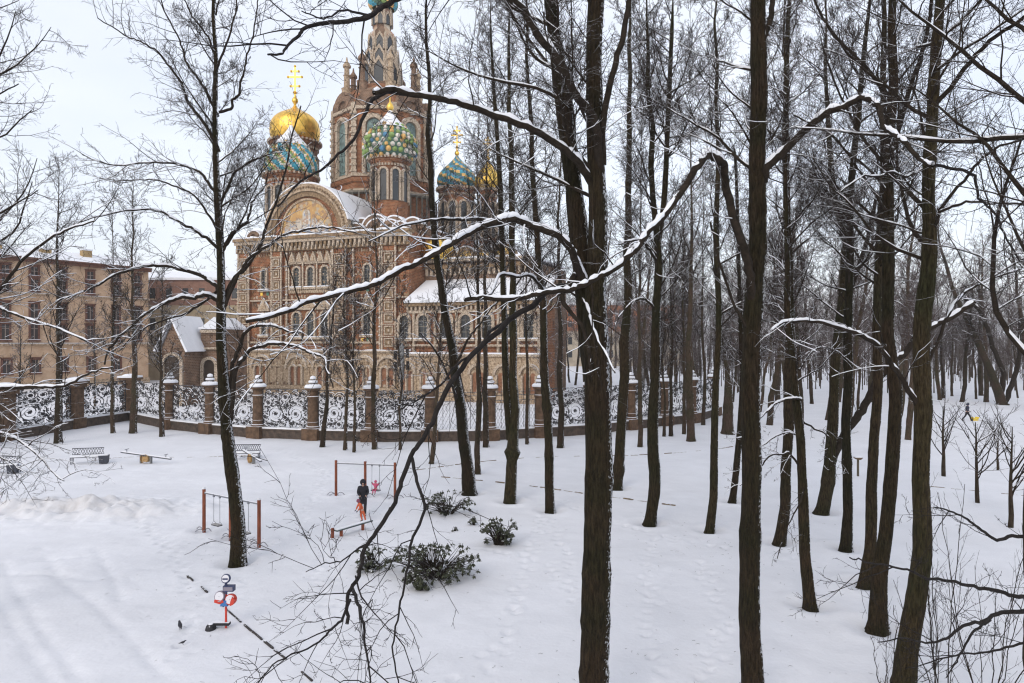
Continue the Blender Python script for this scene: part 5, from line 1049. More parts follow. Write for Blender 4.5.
# leaning snow-covered trunks and trees in the wood on the right
hero('leaning_tree', 'tree leaning far to the left with thick snow along its upper side, above the saplings', [(1003, 404, 8.5), (990, 370, 7.5), (975, 335, 6.5), (958, 300, 5), (945, 262, 4)], 26, Y=92, seed=50, n1=16, L1=4, h0=.3, bark_m=BARK_F,
     boughs=[([(1000, 398), (1000, 370), (990, 340), (978, 318), (962, 300)], 92, 5, 3, .4, 1.6), ([(1005, 402), (1014, 370), (1022, 340), (1024, 300)], 92, 5, 3, .5, 1.6)])
hero('stump_tree', 'dark thick stub trunk with a snow cap beside the end of the fence', [(728, 434, 13), (728, 415, 11), (729, 395, 10), (727, 370, 6), (722, 340, 4)], 14, seed=51, n1=16, L1=2.5, h0=.4, bark_m=BARK_F)
GSP = 'young saplings in a row on the open snow'
def sapling(px, py, w, h, seed, label):
    Y = gy(py); rng = np.random.default_rng(seed); b = gp(px, py); root = thing('sapling', label, 'tree', (b[0], b[1], 0), 0, GSP)
    z = np.linspace(-.15, h * .85, 8); P = np.stack([np.cumsum(rng.normal(size=8)) * .02, np.zeros(8), z], 1); R = np.linspace(w * .42 * Y / F, w * .08 * Y / F, 8)
    trunk_mesh(P, R, rng, 8, BARK_F, 'trunk', root, base=False); cm = MB(); sm = MB()
    P2 = np.stack([np.full(6, P[-1, 0]), np.zeros(6), np.linspace(h * .22, h * .75, 6)], 1); P2[:, 0] = np.interp(P2[:, 2], z, P[:, 0])
    A, AR = sub(P2[None], np.full((1, 6), R[3]), [14], (0, 1), (32, 58), lambda t, pl, r: h * .55 * (1 - .2 * t) * (.7 + .5 * r), 9, .35, .07, .013, .014, rng, flat=.3)
    grow(cm, A, AR, rng, .008, 4, 3, 0, .08, sm); cm.build('crown', [LIMB, TWIG], root, smooth=True); sm.build('crown_snow', SNOW, root, smooth=True)
sapling(944, 476, 5, 5.2, 61, 'young tree with upswept twigs nearest the rightmost big trunk'); sapling(978, 503, 5, 5.0, 62, 'young upswept tree with thin trunk, middle one of the sapling row'); sapling(1010, 527, 6, 5.4, 63, 'young upswept tree standing nearest the ochre edging, last of the sapling row')
sapling(998, 470, 3, 3.5, 64, 'small young tree just behind the sapling row')
# whips of a bush below the rightmost trunk
def whip_bush(px, py, h, n, seed, label, spread=.35):
    rng = np.random.default_rng(seed); b = gp(px, py); Y = b[1]; root = thing('bare_shrub', label, 'shrub', (b[0], b[1], 0)); m = MB(); k = 12
    a = rng.random(n) * 6.283; t = np.linspace(0, 1, k); P = np.zeros((n, k, 3)); hh = h * (.45 + .6 * rng.random(n)); s = spread * rng.random(n)
    P[:, :, 2] = hh[:, None] * t - .1; P[:, :, 0] = (np.cos(a) * .15)[:, None] + (np.cos(a) * s * hh)[:, None] * t ** 1.1; P[:, :, 1] = (np.sin(a) * .15)[:, None] + (np.sin(a) * s * hh)[:, None] * t
    P[:, 1:, :2] += np.cumsum(rng.normal(size=(n, k - 1, 2)) * .035, 1); R = (.011 * (.5 + .8 * rng.random(n)))[:, None] * (1 - .8 * t)[None] + .003
    m.tubes(P, R, 5, 0); B, BR = sub(P, R, np.full(n, 9), (.2, .98), (22, 45), .22, 6, .25, .06, .005, .004, rng); m.tubes(B, BR, 3, 1)
    C_, CR = sub(B, BR, np.full(len(B), 2), (.2, 1), (22, 45), .4, 4, .15, .06, .005, .0035, rng); m.tubes(C_, CR, 3, 1); m.build('stems', [LIMB, TWIG], root, smooth=True)
whip_bush(940, 700, 5.2, 9, 71, 'tall bundle of bare upright whips in front of the rightmost big trunk')
whip_bush(985, 720, 4.8, 8, 72, 'loose bare shrub with fanning whips at the lower corner', .5)
whip_bush(892, 705, 2.6, 5, 73, 'low bare twiggy shrub at the foot of the rightmost big trunk', .5)
# background wood: shared crowns, one object each
GB = 'dark bare trees of the wood beyond the lawn'; LB = 'bare dark tree among the many similar trees of the far wood'
PR = [make_proto(200 + i, H, r, L1, n1, False, 80, label=LB, group=GB) for i, (H, r, L1, n1) in enumerate([(22, .26, 4.2, 34), (20, .2, 3.6, 32), (24, .3, 4.6, 36), (18, .16, 3.4, 28), (21, .24, 4.4, 32), (15, .12, 3.2, 26)])]
rb = random.Random(9); spots = []
def near_ok(x, y, d=3.2): return all((x - a) ** 2 + (y - b) ** 2 > d * d for a, b in spots)
# visible background trunks first: (column, foot row)
for px, py in [(848, 432), (802, 437), (770, 425), (912, 398), (895, 430), (927, 392), (940, 400), (952, 396), (962, 402), (976, 399), (986, 402), (1018, 398), (1030, 410), (898, 405), (870, 402), (858, 415), (838, 402), (826, 420), (812, 404), (790, 412), (778, 402), (760, 412), (745, 406), (733, 402), (908, 440), (1060, 440)]:
    b = gp(px, py); spots.append((b[0], b[1]))
for _ in range(3000):
    if len(spots) > 110: break
    Y = rb.uniform(95, 235); x = rb.uniform(20 + (Y - 95) * .02, Y * .98)
    if near_ok(x, Y, 3.4) and not (x < 52 and Y > 226) and x > 24 + (Y - 95) * -.05: spots.append((x, Y))
for _ in range(400):
    if len(spots) > 128: break
    Y = rb.uniform(88, 175); x = rb.uniform(7, 34)
    if near_ok(x, Y, 4.0): spots.append((x, Y))
REFS = [(560, 'slim straight trunk'), (604, 'big fork'), (652, 'kinked mossy trunk'), (713, 'slim grey-brown trunk'), (753, 'thickest straight trunk'), (802, 'lone twiggy trunk'), (846, 'straight slim trunk'), (888, 'snow-collared trunk'), (924, 'rightmost big trunk'), (944, 'first sapling'), (978, 'middle sapling'), (1010, 'nearest sapling'), (1032, 'frame edge')]
ORD = ['nearest', 'second nearest', 'third nearest', 'fourth nearest']
lab_of = {}
for (a, na), (b2, nb) in zip(REFS[:-1], REFS[1:]):
    ins = sorted([(y, j) for j, (x, y) in enumerate(spots) if a < 512 + F * x / y <= b2])
    for r_, (y, j) in enumerate(ins[:4]): lab_of[j] = '%s far tree between the %s and the %s' % (ORD[r_], na, nb) if nb != 'frame edge' else '%s far tree beyond the %s' % (ORD[r_], na)
first = [True] * len(PR)
for i, (x, y) in enumerate(spots):
    k = i % len(PR); o = PR[k] if first[k] else copy_tree(PR[k]); first[k] = False
    o['label'] = lab_of.get(i, LB)
    s = rb.uniform(.85, 1.2); o.location = (x, y, 0); o.rotation_euler = (R_(rb.uniform(-6, 6)), R_(rb.uniform(-10, 10)), rb.uniform(0, 6.28)); o.scale = (s, s, s * rb.uniform(.9, 1.15))
# the mass of the wood farther off, and undergrowth
def wood(name, label, n, xf_, H, seed, rmin, up=.4):
    rng = np.random.default_rng(seed); m = MB(); t = np.linspace(0, 1, 6)
    xy = np.array([xf_(rng) for _ in range(n)]); hh = H * (.7 + .5 * rng.random(n)); P = np.zeros((n, 6, 3)); P[:, :, :2] = xy[:, None] + np.cumsum(rng.normal(size=(n, 6, 2)) * .03 * H / 6, 1) ; P[:, :, 2] = hh[:, None] * t
    R = (.012 * hh)[:, None] * (1 - .85 * t)[None]; m.tubes(P, R, 5, 0)
    A, AR = sub(P, R, np.full(n, 14), (.22, .98), (28, 62), .26, 5, up, .1, .01, rmin * 1.4, rng); m.tubes(A, AR, 3, 1)
    B, BR = sub(A, AR, np.full(len(A), 7), (.15, 1), (28, 62), .42, 4, .1, .12, .008, rmin, rng); m.tubes(B, BR, 3, 1)
    Cc, CR = sub(B, BR, np.full(len(B), 3), (.15, 1), (28, 62), .5, 3, .1, .12, .008, rmin, rng); m.tubes(Cc, CR, 3, 1)
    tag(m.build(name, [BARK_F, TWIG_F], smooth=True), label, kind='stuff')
wood('far_wood', 'grey-brown mass of bare trees closing the view beyond the park', 420, lambda r: (lambda Y: np.array([r.uniform(-.02, .95) * Y, Y]))(r.uniform(225, 380)), 22, 301, .035)
wood('undergrowth', 'dense bare undergrowth below the far trees', 620, lambda r: (lambda Y: np.array([r.uniform(.16, .95) * Y, Y]))(r.uniform(112, 215)), 8.5, 302, .018)
# trees behind the fence, street side
GT = 'bare trees between the fence and the cathedral street'
PT = [make_proto(400 + i, H, r, L1, 26, False, 70, label='thin bare street tree behind the park fence', group=GT) for i, (H, r, L1) in enumerate([(14, .14, 3.2), (17, .17, 3.6)])]
for i, (px, Y) in enumerate([(20, 92), (95, 88), (562, 92), (600, 100), (625, 110), (590, 120), (540, 78), (655, 118), (675, 105), (610, 85)]):
    o = PT[i % 2] if i < 2 else copy_tree(PT[i % 2]); o['label'] = ['thin street tree before the near end of the beige building', 'thin street tree behind the fence, right of the square granite pier', 'thin tree beyond the fence close behind the slim straight trunk', 'thin tree beyond the fence hidden behind the big fork', 'thin tree beyond the fence just right of the big fork', 'farthest thin street tree left of the big fork', 'thin street tree at the last pillar before the big fork', 'thin street tree behind the kinked mossy trunk, farther one', 'thin tree beyond the receding fence before the far red building', 'nearest thin street tree right behind the fence by the big fork'][i]; s = rb.uniform(.75, 1.05); o.location = ((px - 512) / F * Y, Y, 0); o.rotation_euler = (0, 0, rb.uniform(0, 6)); o.scale = (s, s, s)

m = MB(); rl = np.random.default_rng(77)
for i in range(520):
    c = [(0.0, 15), (3.7, 16), (-10.6, 26.2), (11, 17), (8, 27)][i % 5]; x, y = (c[0] + rl.normal() * 2.2, c[1] + rl.normal() * 2.2) if i % 2 else (rl.uniform(-14, 16), rl.uniform(16, 34)); a = rl.uniform(0, 6.28); L_ = rl.uniform(.03, .16); z = gh(x, y) + .006
    m.tubes(np.array([[x, y, z], [x + L_ * math.cos(a) * .5, y + L_ * math.sin(a) * .5, z + .012], [x + L_ * math.cos(a + .4), y + L_ * math.sin(a + .4), z]]), np.array([.004, .0035, .002]), 3)
tag(m.build('twig_litter', TWIG), 'fallen twigs scattered on the snow under the big trees', kind='stuff')
HAZE = .0003
# ================================================================ rhododendrons
LEAF = mat('leathery_leaf', (.024, .030, .016), .5, col2=(.055, .060, .034), nscale=9, spec=.3); add_snow(LEAF, .87, 1.0, 6, (0, 0, 1), .45)
def rhodo(px, py, w, h, n, seed, label, dep=None, z0=.1):
    rng = np.random.default_rng(seed); b = gp(px, py); root = thing('rhododendron', label, 'shrub', (b[0], b[1], 0), 0, 'rhododendrons in the snow'); m = MB(); lf = MB(); dep = dep or w * .7
    Q = []; 
    while len(Q) < n:
        u = rng.uniform(-1, 1, 3)
        if (u ** 2).sum() < 1 and (lat_noise(np.array([u[0] * 3 + seed * 7]), np.array([u[2] * 3 + u[1]]), 1, seed)[0] > -.04): Q.append([u[0] * w / 2, u[1] * dep / 2, z0 * .3 + (u[2] + .95) / 1.95 * h])
    Q = np.array(Q); t = np.linspace(0, 1, 6)[None, :, None]; c0 = np.array([0, 0, -.1]) + Q * np.array([.12, .12, 0]); P = c0[:, None] * (1 - t) + Q[:, None] * t; P[:, :, 2] += .18 * np.sin(t[..., 0] * math.pi); P[:, 1:-1] += rng.normal(size=(n, 4, 3)) * .03
    m.tubes(P, np.linspace(.014, .006, 6)[None].repeat(n, 0), 4)
    m.build('stems', LIMB, root); V = []; q = []
    for p in Q:
        k = rng.integers(7, 12); a0 = rng.random() * 6; droop = rng.uniform(.35, 1.2)
        for j in range(k):
            a = a0 + j * 6.283 / k + rng.normal() * .2; L_ = rng.uniform(.11, .17); droop += rng.normal() * .12; d = np.array([math.cos(a) * math.cos(droop), math.sin(a) * math.cos(droop), -math.sin(droop)]); s = np.array([-math.sin(a), math.cos(a), 0]) * L_ * .24
            e = len(V); mid = p + d * L_ * .55 + np.array([0, 0, .012]); V += [p, mid - s, p + d * L_, mid + s]; q.append([e, e + 1, e + 2, e + 3])
        for j in range(3):
            a = rng.random() * 6.28; L_ = .06; d = np.array([math.cos(a) * .5, math.sin(a) * .5, .8]); s = np.array([-math.sin(a), math.cos(a), 0]) * .015; e = len(V); V += [p, p + d * L_ * .5 - s, p + d * L_, p + d * L_ * .5 + s]; q.append([e, e + 1, e + 2, e + 3])
    lf.quads(np.array(V), np.array(q)); lf.build('foliage', LEAF, root)
rhodo(436, 578, 3.9, 1.25, 250, 1, 'largest and darkest rhododendron, below the far swing and its plank bench')
rhodo(420, 590, 1.1, .75, 80, 6, 'low drooping clump hanging off the front of the largest rhododendron')
rhodo(500, 545, 1.8, 1.2, 130, 2, 'round open rhododendron standing alone right of the others')
rhodo(447, 514, 2.9, 1.15, 125, 3, 'loose rhododendron in front of the leaning wide-footed trunk')
rhodo(474, 525, .5, .35, 16, 4, 'tiny rhododendron sprig between two larger bushes')
rhodo(371, 570, 2.0, .8, 85, 5, 'sparse rhododendron behind the hanging black boughs, beside the plank bench')
rhodo(455, 531, .3, .1, 4, 8, 'few leaves just poking out of the snow between the bushes')

# ================================================================ playground
POST = mat('red_brown_post', (.20, .06, .03), .75, noise=.3, nscale=6, stretch=(1, 1, .3)); STEEL = mat('grey_steel', (.22, .23, .25), .45, .6); RUB = mat('black_rubber', (.025, .025, .028), .8); add_snow(RUB, .7, .85, 8, (0, 0, 1), .5)
def swing(A, B, h, label, seats, grp='swings'):
    d = B - A; L_ = np.linalg.norm(d); root = thing('swing', label, 'swing', (A[0], A[1], gh(A[0], A[1])), math.atan2(d[1], d[0]), grp)
    for x in (0, L_ / 2, L_):
        m = MB(); m.lathe([(.075, -.2), (.072, h), (.02, h + .02)], 12, (x, 0)); p = m.build('post', POST, root, smooth=False); s = MB(); s.ball((x, 0, h + .03), .075, 8, sc=(1, 1, .9)); s.build('snow_cap', SNOW, p, smooth=True)
        g = MB()
        for s_ in (-1, 1):
            t = np.linspace(0, 1, 7); g.tubes(np.stack([x + s_ * (.08 + .5 * t), np.full(7, s_ * .08) * t, .28 * np.sin(math.pi * (.2 + .8 * t)) + .0], 1), np.full(7, .018), 5)
            g.tubes(np.stack([x + s_ * (.08 + .25 * t), -.35 * t, .2 * np.sin(math.pi * (.3 + .7 * t))], 1), np.full(7, .016), 5)
        g.build('foot_brace', STEEL, root)
    m = MB(); m.tubes(np.array([[0, 0, h - .17], [L_, 0, h - .17]]), np.array([.035, .035]), 8); m.tubes(np.array([[0, 0, h - .17], [L_, 0, h - .17]]) + [[0, 0, .04]], np.array([.02, .02]), 6, 1); m.build('crossbar', [STEEL, SNOW], root)
    for x, z in seats:
        m = MB()
        for s_ in (-.22, .22):
            m.tubes(np.array([[x + s_, 0, h - .17], [x + s_ * 1.02, 0, z + .14]]), np.array([.013, .013]), 4); m.box(x + s_ - .035, x + s_ + .035, -.035, .035, h - .26, h - .13)
            for q in (-.11, .11): m.tubes(np.array([[x + s_ * 1.02, 0, z + .14], [x + s_, q, z + .01]]), np.array([.009, .009]), 4)
        m.build('chain', STEEL, root)
        m = MB(); m.box(x - .25, x + .25, -.11, .11, z - .04, z); m.box(x - .23, x + .23, -.1, .1, z + .001, z + .02, 1); m.build('seat', [RUB, mat('seat_slush', (.30, .29, .28), .8)], root)
S1a, S1b = gp(204, 531)[:2], gp(259, 545)[:2]
swing(S1a, S1b, 2.0, 'near swing frame with red-brown posts and empty seats beside the dark tree', [(.95, .55), (2.95, .5)])
S2a, S2b = gp(336, 495)[:2], gp(395, 498)[:2]
swing(S2a, S2b, 2.05, 'far swing frame with red-brown posts where the adult in black stands', [(2.35, .5)])
# plank bench / balance beam by the far swing
a = gp(338, 537)[:2]; b = gp(371, 527)[:2]; d = b - a; L_ = np.linalg.norm(d)
t = thing('plank_bench', 'narrow dark plank bench on short red posts below the far swing', 'bench', (*a, gh(*a)), math.atan2(d[1], d[0])); m = MB(); m.box(-.15, L_, -.13, .13, .28, .33); m.build('plank', mat('green_grey_plank', (.07, .09, .09), .7, noise=.3), t)
m = MB(); m.box(-.12, L_ - .05, -.10, .10, .331, .36); m.build('snow_cover', SNOW, t)
for x, y in ((-.22, .1), (.18, 0), (L_ - .5, 0)): m = MB(); m.box(x - .05, x + .05, y - .05, y + .05, -.08, .279 if x > 0 else .42); m.build('leg', POST, t)
# lattice benches
GRYM = mat('bench_grey', (.09, .095, .11), .7, noise=.2); add_snow(GRYM, .6, .75, 9, (0, 0, 1), .5)
def bench(px, py, label, rz, L_=2.0, bin_dx=None):
    b = gp(px, py); root = thing('park_bench', label, 'bench', (b[0], b[1], 0), rz, 'lattice-backed park benches'); 
    m = MB(); m.box(-L_ / 2, L_ / 2, -.22, .22, .40, .45); m.build('seat', GRYM, root); m = MB(); m.box(-L_ / 2, L_ / 2, -.2, .2, .452, .56); m.build('seat_snow', SNOW, root)
    m = MB(); m.box(-L_ / 2, L_ / 2, .21, .25, .98, 1.04); m.box(-L_ / 2, L_ / 2, .21, .25, .56, .61)
    n = 12
    for i in range(n):
        x0, x1 = -L_ / 2 + L_ * i / n, -L_ / 2 + L_ * (i + 1) / n
        m.tubes(np.array([[x0, .23, .6], [x1, .23, .99]]), np.array([.016, .016]), 4); m.tubes(np.array([[x1, .235, .6], [x0, .235, .99]]), np.array([.016, .016]), 4)
    m.build('backrest', GRYM, root)
    for s_ in (-1, 1):
        for y in (-.18, .2): m = MB(); m.box(s_ * L_ / 2 * .94 - .03, s_ * L_ / 2 * .94 + .03, y - .03, y + .03, -.1, .399); m.build('leg', GRYM, root)
    return root
bench(87, 463, 'snowy bench with lattice back between seesaw and the slim dark tree', R_(14)); bench(2, 473, 'partly cut-off lattice bench at the edge of the lawn', R_(20)); bench(247, 459, 'lattice bench half hidden behind the dark tree and second seesaw', R_(4), 1.8)
BIN = mat('bin_dark', (.045, .05, .065), .6)
for px, py, lb in ((104, 463, 'small dark litter bin beside the bench near the seesaw'), (13, 473, 'small dark litter bin beside the cut-off bench')):
    b = gp(px, py); t = thing('litter_bin', lb, 'bin', (b[0], b[1], 0), .3, 'litter bins beside the benches'); m = MB(); m.prism([(-.24, .0), (.24, .0), (.3, .55), (-.3, .55)], -.25, .25); m.build('body', BIN, t); m = MB(); m.box(-.27, .27, -.22, .22, .551, .62); m.build('snow_cover', SNOW, t)
WOODY = mat('ochre_wood', (.40, .26, .12), .75, noise=.25)
def seesaw(px, py, rz, tilt, label):
    b = gp(px, py); root = thing('seesaw', label, 'seesaw', (b[0], b[1], 0), rz, 'seesaws'); m = MB(); M = Matrix.Translation((0, 0, .52)) @ Matrix.Rotation(tilt, 4, 'Y')
    m.box(-1.9, 1.9, -.09, .09, -.04, .04, 0, M); m.build('beam', GRYM, root)
    m = MB(); m.box(-1.85, 1.85, -.07, .07, .041, .09, 0, M); m.build('beam_snow', SNOW, root)
    for s_ in (-1, 1):
        m = MB(); m.box(s_ * 1.5 - .02, s_ * 1.5 + .02, -.2, .2, .25, .28, 0, M); m.box(s_ * 1.5 - .02, s_ * 1.5 + .02, -.02, .02, .04, .25, 0, M); m.build('handle', STEEL, root)
    m = MB(); m.lathe([(.3, 0), (.3, .12)], 14, M=Matrix.Translation((0, -.12, .33)) @ Matrix.Rotation(R_(90), 4, 'X') ); m.box(-.25, .25, -.12, .12, .1, .47); m.build('pivot', WOODY, root)
    for s_ in (-1, 1): m = MB(); m.box(s_ * .38 - .04, s_ * .38 + .04, -.1, .1, -.1, .5); m.build('leg', POLE, root)
seesaw(146, 463, R_(-8), R_(6), 'seesaw with ochre pivot standing between bench and first round pillar'); seesaw(252, 463, R_(-52), R_(4), 'snow-covered seesaw slanting behind the dark tree')
# spinning post toy
RED = mat('red_paint', (.50, .05, .03), .5); WHT = mat('white_paint', (.62, .62, .66), .5); NAV = mat('navy_paint', (.04, .05, .11), .5); BLU = mat('blue_paint', (.05, .16, .38), .5); GRYT = mat('grey_box', (.22, .20, .24), .6)
b = gp(226, 628); t = thing('playground_toy', 'red post toy with round red, white and blue panels standing in the snow', 'playground toy', (b[0], b[1], gh(b[0], b[1])))
m = MB(); m.lathe([(.035, -.2), (.03, 1.15)], 10); m.build('post', RED, t, smooth=True)
def disc(r, th, M, mo, mi, name, par, ex=None):
    m = MB(); m.lathe([(.01, -th), (r * .9, -th), (r, -th * .5), (r, th * .5), (r * .9, th), (.01, th)], 20, M=M); m.lathe([(.01, th + .004), (r * .78, th + .004)], 20, m=1, M=M); m.lathe([(r * .78, -th - .004), (.01, -th - .004)], 20, m=1, M=M); return m.build(name, [mo, mi] + ([ex] if ex else []), par)
RX = Matrix.Rotation(R_(72), 4, 'X')
disc(.165, .10, Matrix.Translation((-.16, 0, .93)) @ Matrix.Rotation(R_(-12), 4, 'Y') @ RX, GRYT, WHT, 'round_panel', t); disc(.16, .11, Matrix.Translation((.14, .02, .84)) @ Matrix.Rotation(R_(12), 4, 'Y') @ RX, RED, WHT, 'round_panel', t)
m = MB(); m.prism([(-.30, .80), (-.14, .75), (-.02, .80), (-.03, .86), (-.29, .88)], -.135, -.11); m.build('red_patch', RED, t); m = MB(); m.prism([(.16, .69), (.27, .74), (.31, .88), (.24, .97), (.19, .85)], -.145, -.11); m.build('red_patch', RED, t)
m = MB(); m.prism([(-.13, .68), (.09, .68), (.05, .85), (-.08, .85)], -.12, .1); m.build('blue_wedge', BLU, t)
m = MB(); m.box(-.06, .25, -.09, .09, 1.1, 1.26); m.box(-.04, .23, -.1, -.091, 1.13, 1.24, 1); m.build('box', [NAV, GRYT], t)
m = MB(); m.box(-.03, .03, -.03, .03, 1.0, 1.36); m.build('neck', NAV, t)
disc(.135, .05, Matrix.Translation((.0, 0, 1.46)) @ RX, NAV, WHT, 'round_head', t)
m = MB(); m.box(-.08, .08, -.075, -.066, 1.45, 1.49, 0, ); m.build('head_band', NAV, t)
m = MB(); m.box(-.42, .12, -.1, .06, .1, .18); m.ball((-.40, -.12, .02), .19, 10, sc=(.8, 1, .9)); m.box(-.5, -.34, -.16, 0, -.1, .12); m.build('foot_rest', RUB, t)
# post with small board in the wood
b = gp(858, 476); t = thing('feeder_post', 'slim post with a small snow-topped tray standing alone in the wood', 'bird feeder', (b[0], b[1], 0)); m = MB(); m.box(-.05, .05, -.05, .05, -.2, 1.05); m.build('post', mat('weathered_post', (.10, .085, .06), .9), t); m = MB(); m.prism([(-.1, 1.05), (.1, 1.05), (.24, 1.18), (-.24, 1.18)], -.2, .2); m.build('tray', mat('weathered_tray', (.13, .09, .06), .9), t); m = MB(); m.box(-.22, .22, -.18, .18, 1.181, 1.25); m.build('snow_cover', SNOW, t)
# birds
def bird(px, py, s, rz, label):
    b = gp(px, py); t = thing('bird', label, 'bird', (b[0], b[1], gh(b[0], b[1])), rz, 'dark birds on the snow'); M = Matrix.Rotation(R_(90), 4, 'Y')
    m = MB(); P = np.array([[-.24, 0, .10], [-.17, 0, .11], [-.10, 0, .13], [-.02, 0, .14], [.05, 0, .16], [.09, 0, .20], [.12, 0, .22], [.155, 0, .215], [.19, 0, .205]]) * s; m.tubes(P, np.array([.008, .022, .045, .062, .055, .036, .034, .014, .004]) * s, 10)
    for q in (-.02, .02): m.tubes(np.array([[-.01, q, .1], [.01, q, .0]]) * s, np.array([.006, .005]), 4)
    m.build('body', mat('dark_plumage', (.025, .025, .032), .6), t, smooth=True)
bird(180, 631, .95, 2.2, 'larger dark bird standing on the snow left of the red post toy'); bird(183, 646, .5, .3, 'smaller dark bird crouched below the larger one')

# ================================================================ people
def skin_mesh(name, joints, edges, mats, parent, sub_=2):
    me = bpy.data.meshes.new(name); me.from_pydata([j[:3] for j in joints], edges, []); o = bpy.data.objects.new(name + '_tmp', me); COL.objects.link(o)
    md = o.modifiers.new('s', 'SKIN'); me.skin_vertices[0].data[0].use_root = True
    for i, j in enumerate(joints): me.skin_vertices[0].data[i].radius = (j[3], j[3] if len(j) < 5 else j[4])
    s = o.modifiers.new('d', 'SUBSURF'); s.levels = sub_; s.render_levels = sub_
    dg = bpy.context.evaluated_depsgraph_get(); m2 = bpy.data.meshes.new_from_object(o.evaluated_get(dg)); m2.name = name
    m2.materials.clear(); m2.materials.append(mats)
    for p in m2.polygons: p.use_smooth = True; p.material_index = 0
    bpy.data.objects.remove(o); r = bpy.data.objects.new(name, m2); COL.objects.link(r); r.parent = parent; return r
SKIN = mat('skin', (.52, .31, .23), .6); BLACKC = mat('black_coat', (.018, .018, .024), .8, bump=.5, bscale=14); DARKT = mat('dark_trousers', (.022, .022, .028), .8); ORC = mat('orange_snowsuit', (.55, .12, .05), .7, bump=.4, bscale=14); PURP = mat('plum_hood', (.20, .06, .09), .7)
PINK = mat('pink_snowsuit', (.52, .09, .17), .7, bump=.4, bscale=14); NAVC = mat('navy_jacket', (.03, .035, .06), .8); FURR = mat('hood_fur', (.05, .04, .035), .9)
def person(name, label, loc, rz, s, arms, legs, coat, trou, hood, lean=0, coatlen=.0, torso_l=1.0):
    root = thing(name, label, 'person', loc, rz); root.scale = (s, s, s); Lx = lean
    hip = (0, 0, .90); ch = (0, -.10 * Lx, 1.20); nk = (0, -.22 * Lx, 1.47); hd = (0, -.28 * Lx, 1.62)
    J = [(0, 0, .92, .13, .12), (*ch, .15, .12), (0, -.18 * Lx, 1.40, .13, .1), (*nk, .05), (0, -.26 * Lx, 1.56, .075), (0, -.28 * Lx, 1.70, .085)]; E = [(0, 1), (1, 2), (2, 3), (3, 4), (4, 5)]
    for sd, (el, ha) in zip((-1, 1), arms):
        b0 = len(J); J += [(sd * .18, -.18 * Lx, 1.40, .055), (sd * el[0], el[1], el[2], .045), (sd * ha[0], ha[1], ha[2], .033), (sd * ha[0] * .97, ha[1] - .06, ha[2] - .05, .03)]; E += [(2, b0), (b0, b0 + 1), (b0 + 1, b0 + 2), (b0 + 2, b0 + 3)]
    for sd, (kn, an) in zip((-1, 1), legs):
        b0 = len(J); J += [(sd * .1, 0, .84, .09), (sd * kn[0], kn[1], kn[2], .062), (sd * an[0], an[1], an[2], .042), (sd * an[0], an[1] - .15, an[2] - .06, .035)]; E += [(0, b0), (b0, b0 + 1), (b0 + 1, b0 + 2), (b0 + 2, b0 + 3)]
    skin_mesh('body', J, E, SKIN, root)
    # coat: torso and sleeves
    J = [(0, 0, .92, .17, .15), (*ch, .19, .155), (0, -.18 * Lx, 1.41, .155, .12), (0, -.23 * Lx, 1.53, .095)]; E = [(0, 1), (1, 2), (2, 3)]
    if coatlen: J.append((0, .02, .92 - coatlen, .19, .165)); E.append((0, 4))
    for sd, (el, ha) in zip((-1, 1), arms):
        b0 = len(J); J += [(sd * .19, -.18 * Lx, 1.41, .085), (sd * el[0], el[1], el[2], .07), (sd * ha[0], ha[1], ha[2], .055)]; E += [(2, b0), (b0, b0 + 1), (b0 + 1, b0 + 2)]
    skin_mesh('coat', J, E, coat, root)
    J = [(0, 0, .93, .15, .13)]; E = []
    for sd, (kn, an) in zip((-1, 1), legs): b0 = len(J); J += [(sd * .1, 0, .82, .11), (sd * kn[0], kn[1], kn[2], .08), (sd * an[0], an[1], an[2], .06)]; E += [(0, b0), (b0, b0 + 1), (b0 + 1, b0 + 2)]
    skin_mesh('trousers', J, E, trou, root)
    for sd, (kn, an) in zip((-1, 1), legs): skin_mesh('boot', [(sd * an[0], an[1], an[2] + .05, .065), (sd * an[0], an[1] - .0, an[2] - .05, .06), (sd * an[0], an[1] - .17, an[2] - .06, .045)], [(0, 1), (1, 2)], RUB, root)
    m = MB(); n = 16; hx_, hy_, hz_ = 0, -.27 * Lx, 1.66
    th = np.linspace(-.9, 1.57, 8); m.lathe([(max(.001, .145 * math.cos(q)), .16 * math.sin(q)) for q in th], 18, M=Matrix.Translation((hx_, hy_ + .015, hz_ + .01)) @ Matrix.Rotation(R_(14), 4, 'X')); m.build('hood', hood, root, smooth=True)
    f = MB(); f.ball((hx_, hy_ - .075, hz_ - .02), .072, 12, 0, (.85, .75, 1.15)); f.ball((hx_, hy_ - .130, hz_ - .03), .016, 6, 0, (1, 1, 1.6))
    fo_ = f.build('face', SKIN, root, smooth=True); e = MB(); 
    for q in (-.032, .032): e.ball((q, hy_ - .124, hz_ + .0), .010, 6)
    e.box(-.025, .025, hy_ - .126, hy_ - .116, hz_ - .072, hz_ - .064); e.build('eyes', BLACKC, fo_)
    for sd, (el, ha) in zip((-1, 1), arms):
        g = MB(); c = np.array([sd * ha[0] * .97, ha[1] - .06, ha[2] - .05]); g.ball(c, .05, 8, 0, (.8, 1, 1.1))
        for q in range(4): g.tubes(np.array([c + [(-.03 + .02 * q), -.02, -.02], c + [(-.03 + .02 * q), -.05, -.05 - .006 * (q in (1, 2))], c + [(-.03 + .02 * q), -.045, -.085]]), np.array([.011, .011, .008]), 6)
        g.tubes(np.array([c + [-sd * .035, -.01, 0], c + [-sd * .06, -.04, -.02], c + [-sd * .055, -.06, -.045]]), np.array([.013, .012, .009]), 6); g.build('glove', RUB, root, smooth=True)
    return root
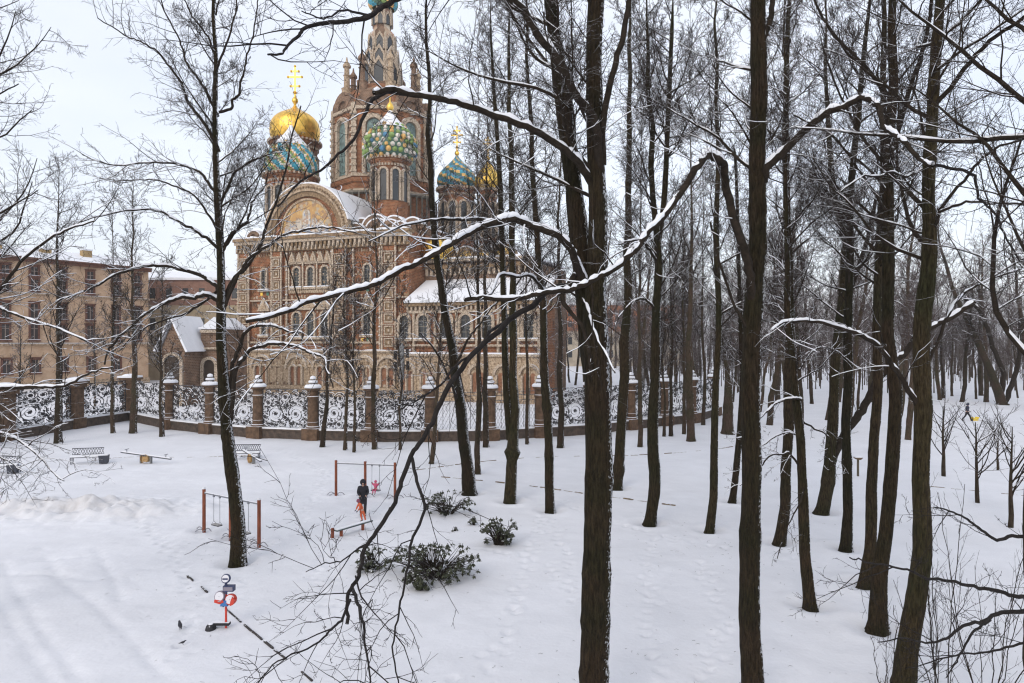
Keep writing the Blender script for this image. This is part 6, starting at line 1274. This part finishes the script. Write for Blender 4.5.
hang = (((.24, .02, 1.14)), ((.24, -.08, .93))); fwd = ((.24, -.06, 1.15), (.13, -.24, 1.02))
stand = ((.1, -.02, .48), (.1, .02, .1))
b = gp(363, 516)
person('person', 'adult in long black hooded coat bending towards the child in orange by the far swing', (b[0], b[1], 0), R_(12), 1.0, [fwd, fwd], [stand, stand], BLACKC, DARKT, BLACKC, lean=.45, coatlen=.34)
b = gp(363, 521)
person('person', 'small child in orange snowsuit leaning forward at the feet of the adult in black', (b[0], b[1] - .1, 0), R_(-62), .60, [((.26, -.35, 1.15), (.22, -.45, .95)), ((.26, -.3, 1.15), (.2, -.42, .95))], [((.12, -.10, .5), (.11, .0, .1)), ((.12, .12, .48), (.12, .2, .1))], ORC, ORC, PURP, lean=1.3)
d2 = nrm(S2b - S2a); sp = S2a + d2 * 2.35
person('person', 'toddler in pink snowsuit sitting on the far swing', (sp[0], sp[1], -.02), math.atan2(d2[1], d2[0]), .52, [((.26, .0, 1.25), (.42, -.05, 1.62)), ((.26, 0, 1.25), (.42, -.05, 1.62))], [((.12, -.42, .88), (.12, -.5, .52)), ((.12, -.42, .88), (.12, -.48, .52))], PINK, PINK, PINK, lean=.2)
b = gp(967, 421)
person('person', 'walker in dark jacket striding across the far lawn behind the saplings', (b[0], b[1], 0), R_(75), 1.08, [((.25, .1, 1.17), (.25, .0, .95)), ((.25, -.12, 1.17), (.24, -.28, .98))], [((.1, -.22, .52), (.1, -.34, .1)), ((.1, .1, .5), (.1, .4, .12))], NAVC, DARKT, NAVC, lean=.3)
b = gp(974.5, 420.5); t = thing('sled', 'small yellow sled trailing beside the distant walker', 'sled', (b[0], b[1], 0), R_(20)); YEL = mat('yellow_plastic', (.72, .52, .05), .5)
m = MB(); m.prism([(-.38, .12), (.3, .12), (.48, .36), (.42, .38), (.27, .2), (-.36, .2), (-.42, .4), (-.47, .38)], -.22, .22); m.build('seat', YEL, t); m = MB()
for q in (-.16, .16): m.box(-.4, .36, q - .02, q + .02, .0, .119)
m.build('runner', YEL, t)
m = MB(); m.box(-2600, 2600, -80, 4600, -1.5, 95)
hm = bpy.data.materials.new('haze_air'); hm.use_nodes = True; hn = hm.node_tree; hn.nodes.clear(); ho = hn.nodes.new('ShaderNodeOutputMaterial'); hv = hn.nodes.new('ShaderNodeVolumePrincipled')
hv.inputs['Color'].default_value = (.93, .94, .97, 1); hv.inputs['Density'].default_value = HAZE; hn.links.new(hv.outputs[0], ho.inputs['Volume'])
tag(m.build('haze', hm), 'thin cold winter haze over the park', kind='stuff')
print('OBJECTS', len(bpy.data.objects), 'tris', sum(len(m.loops) for m in bpy.data.meshes))
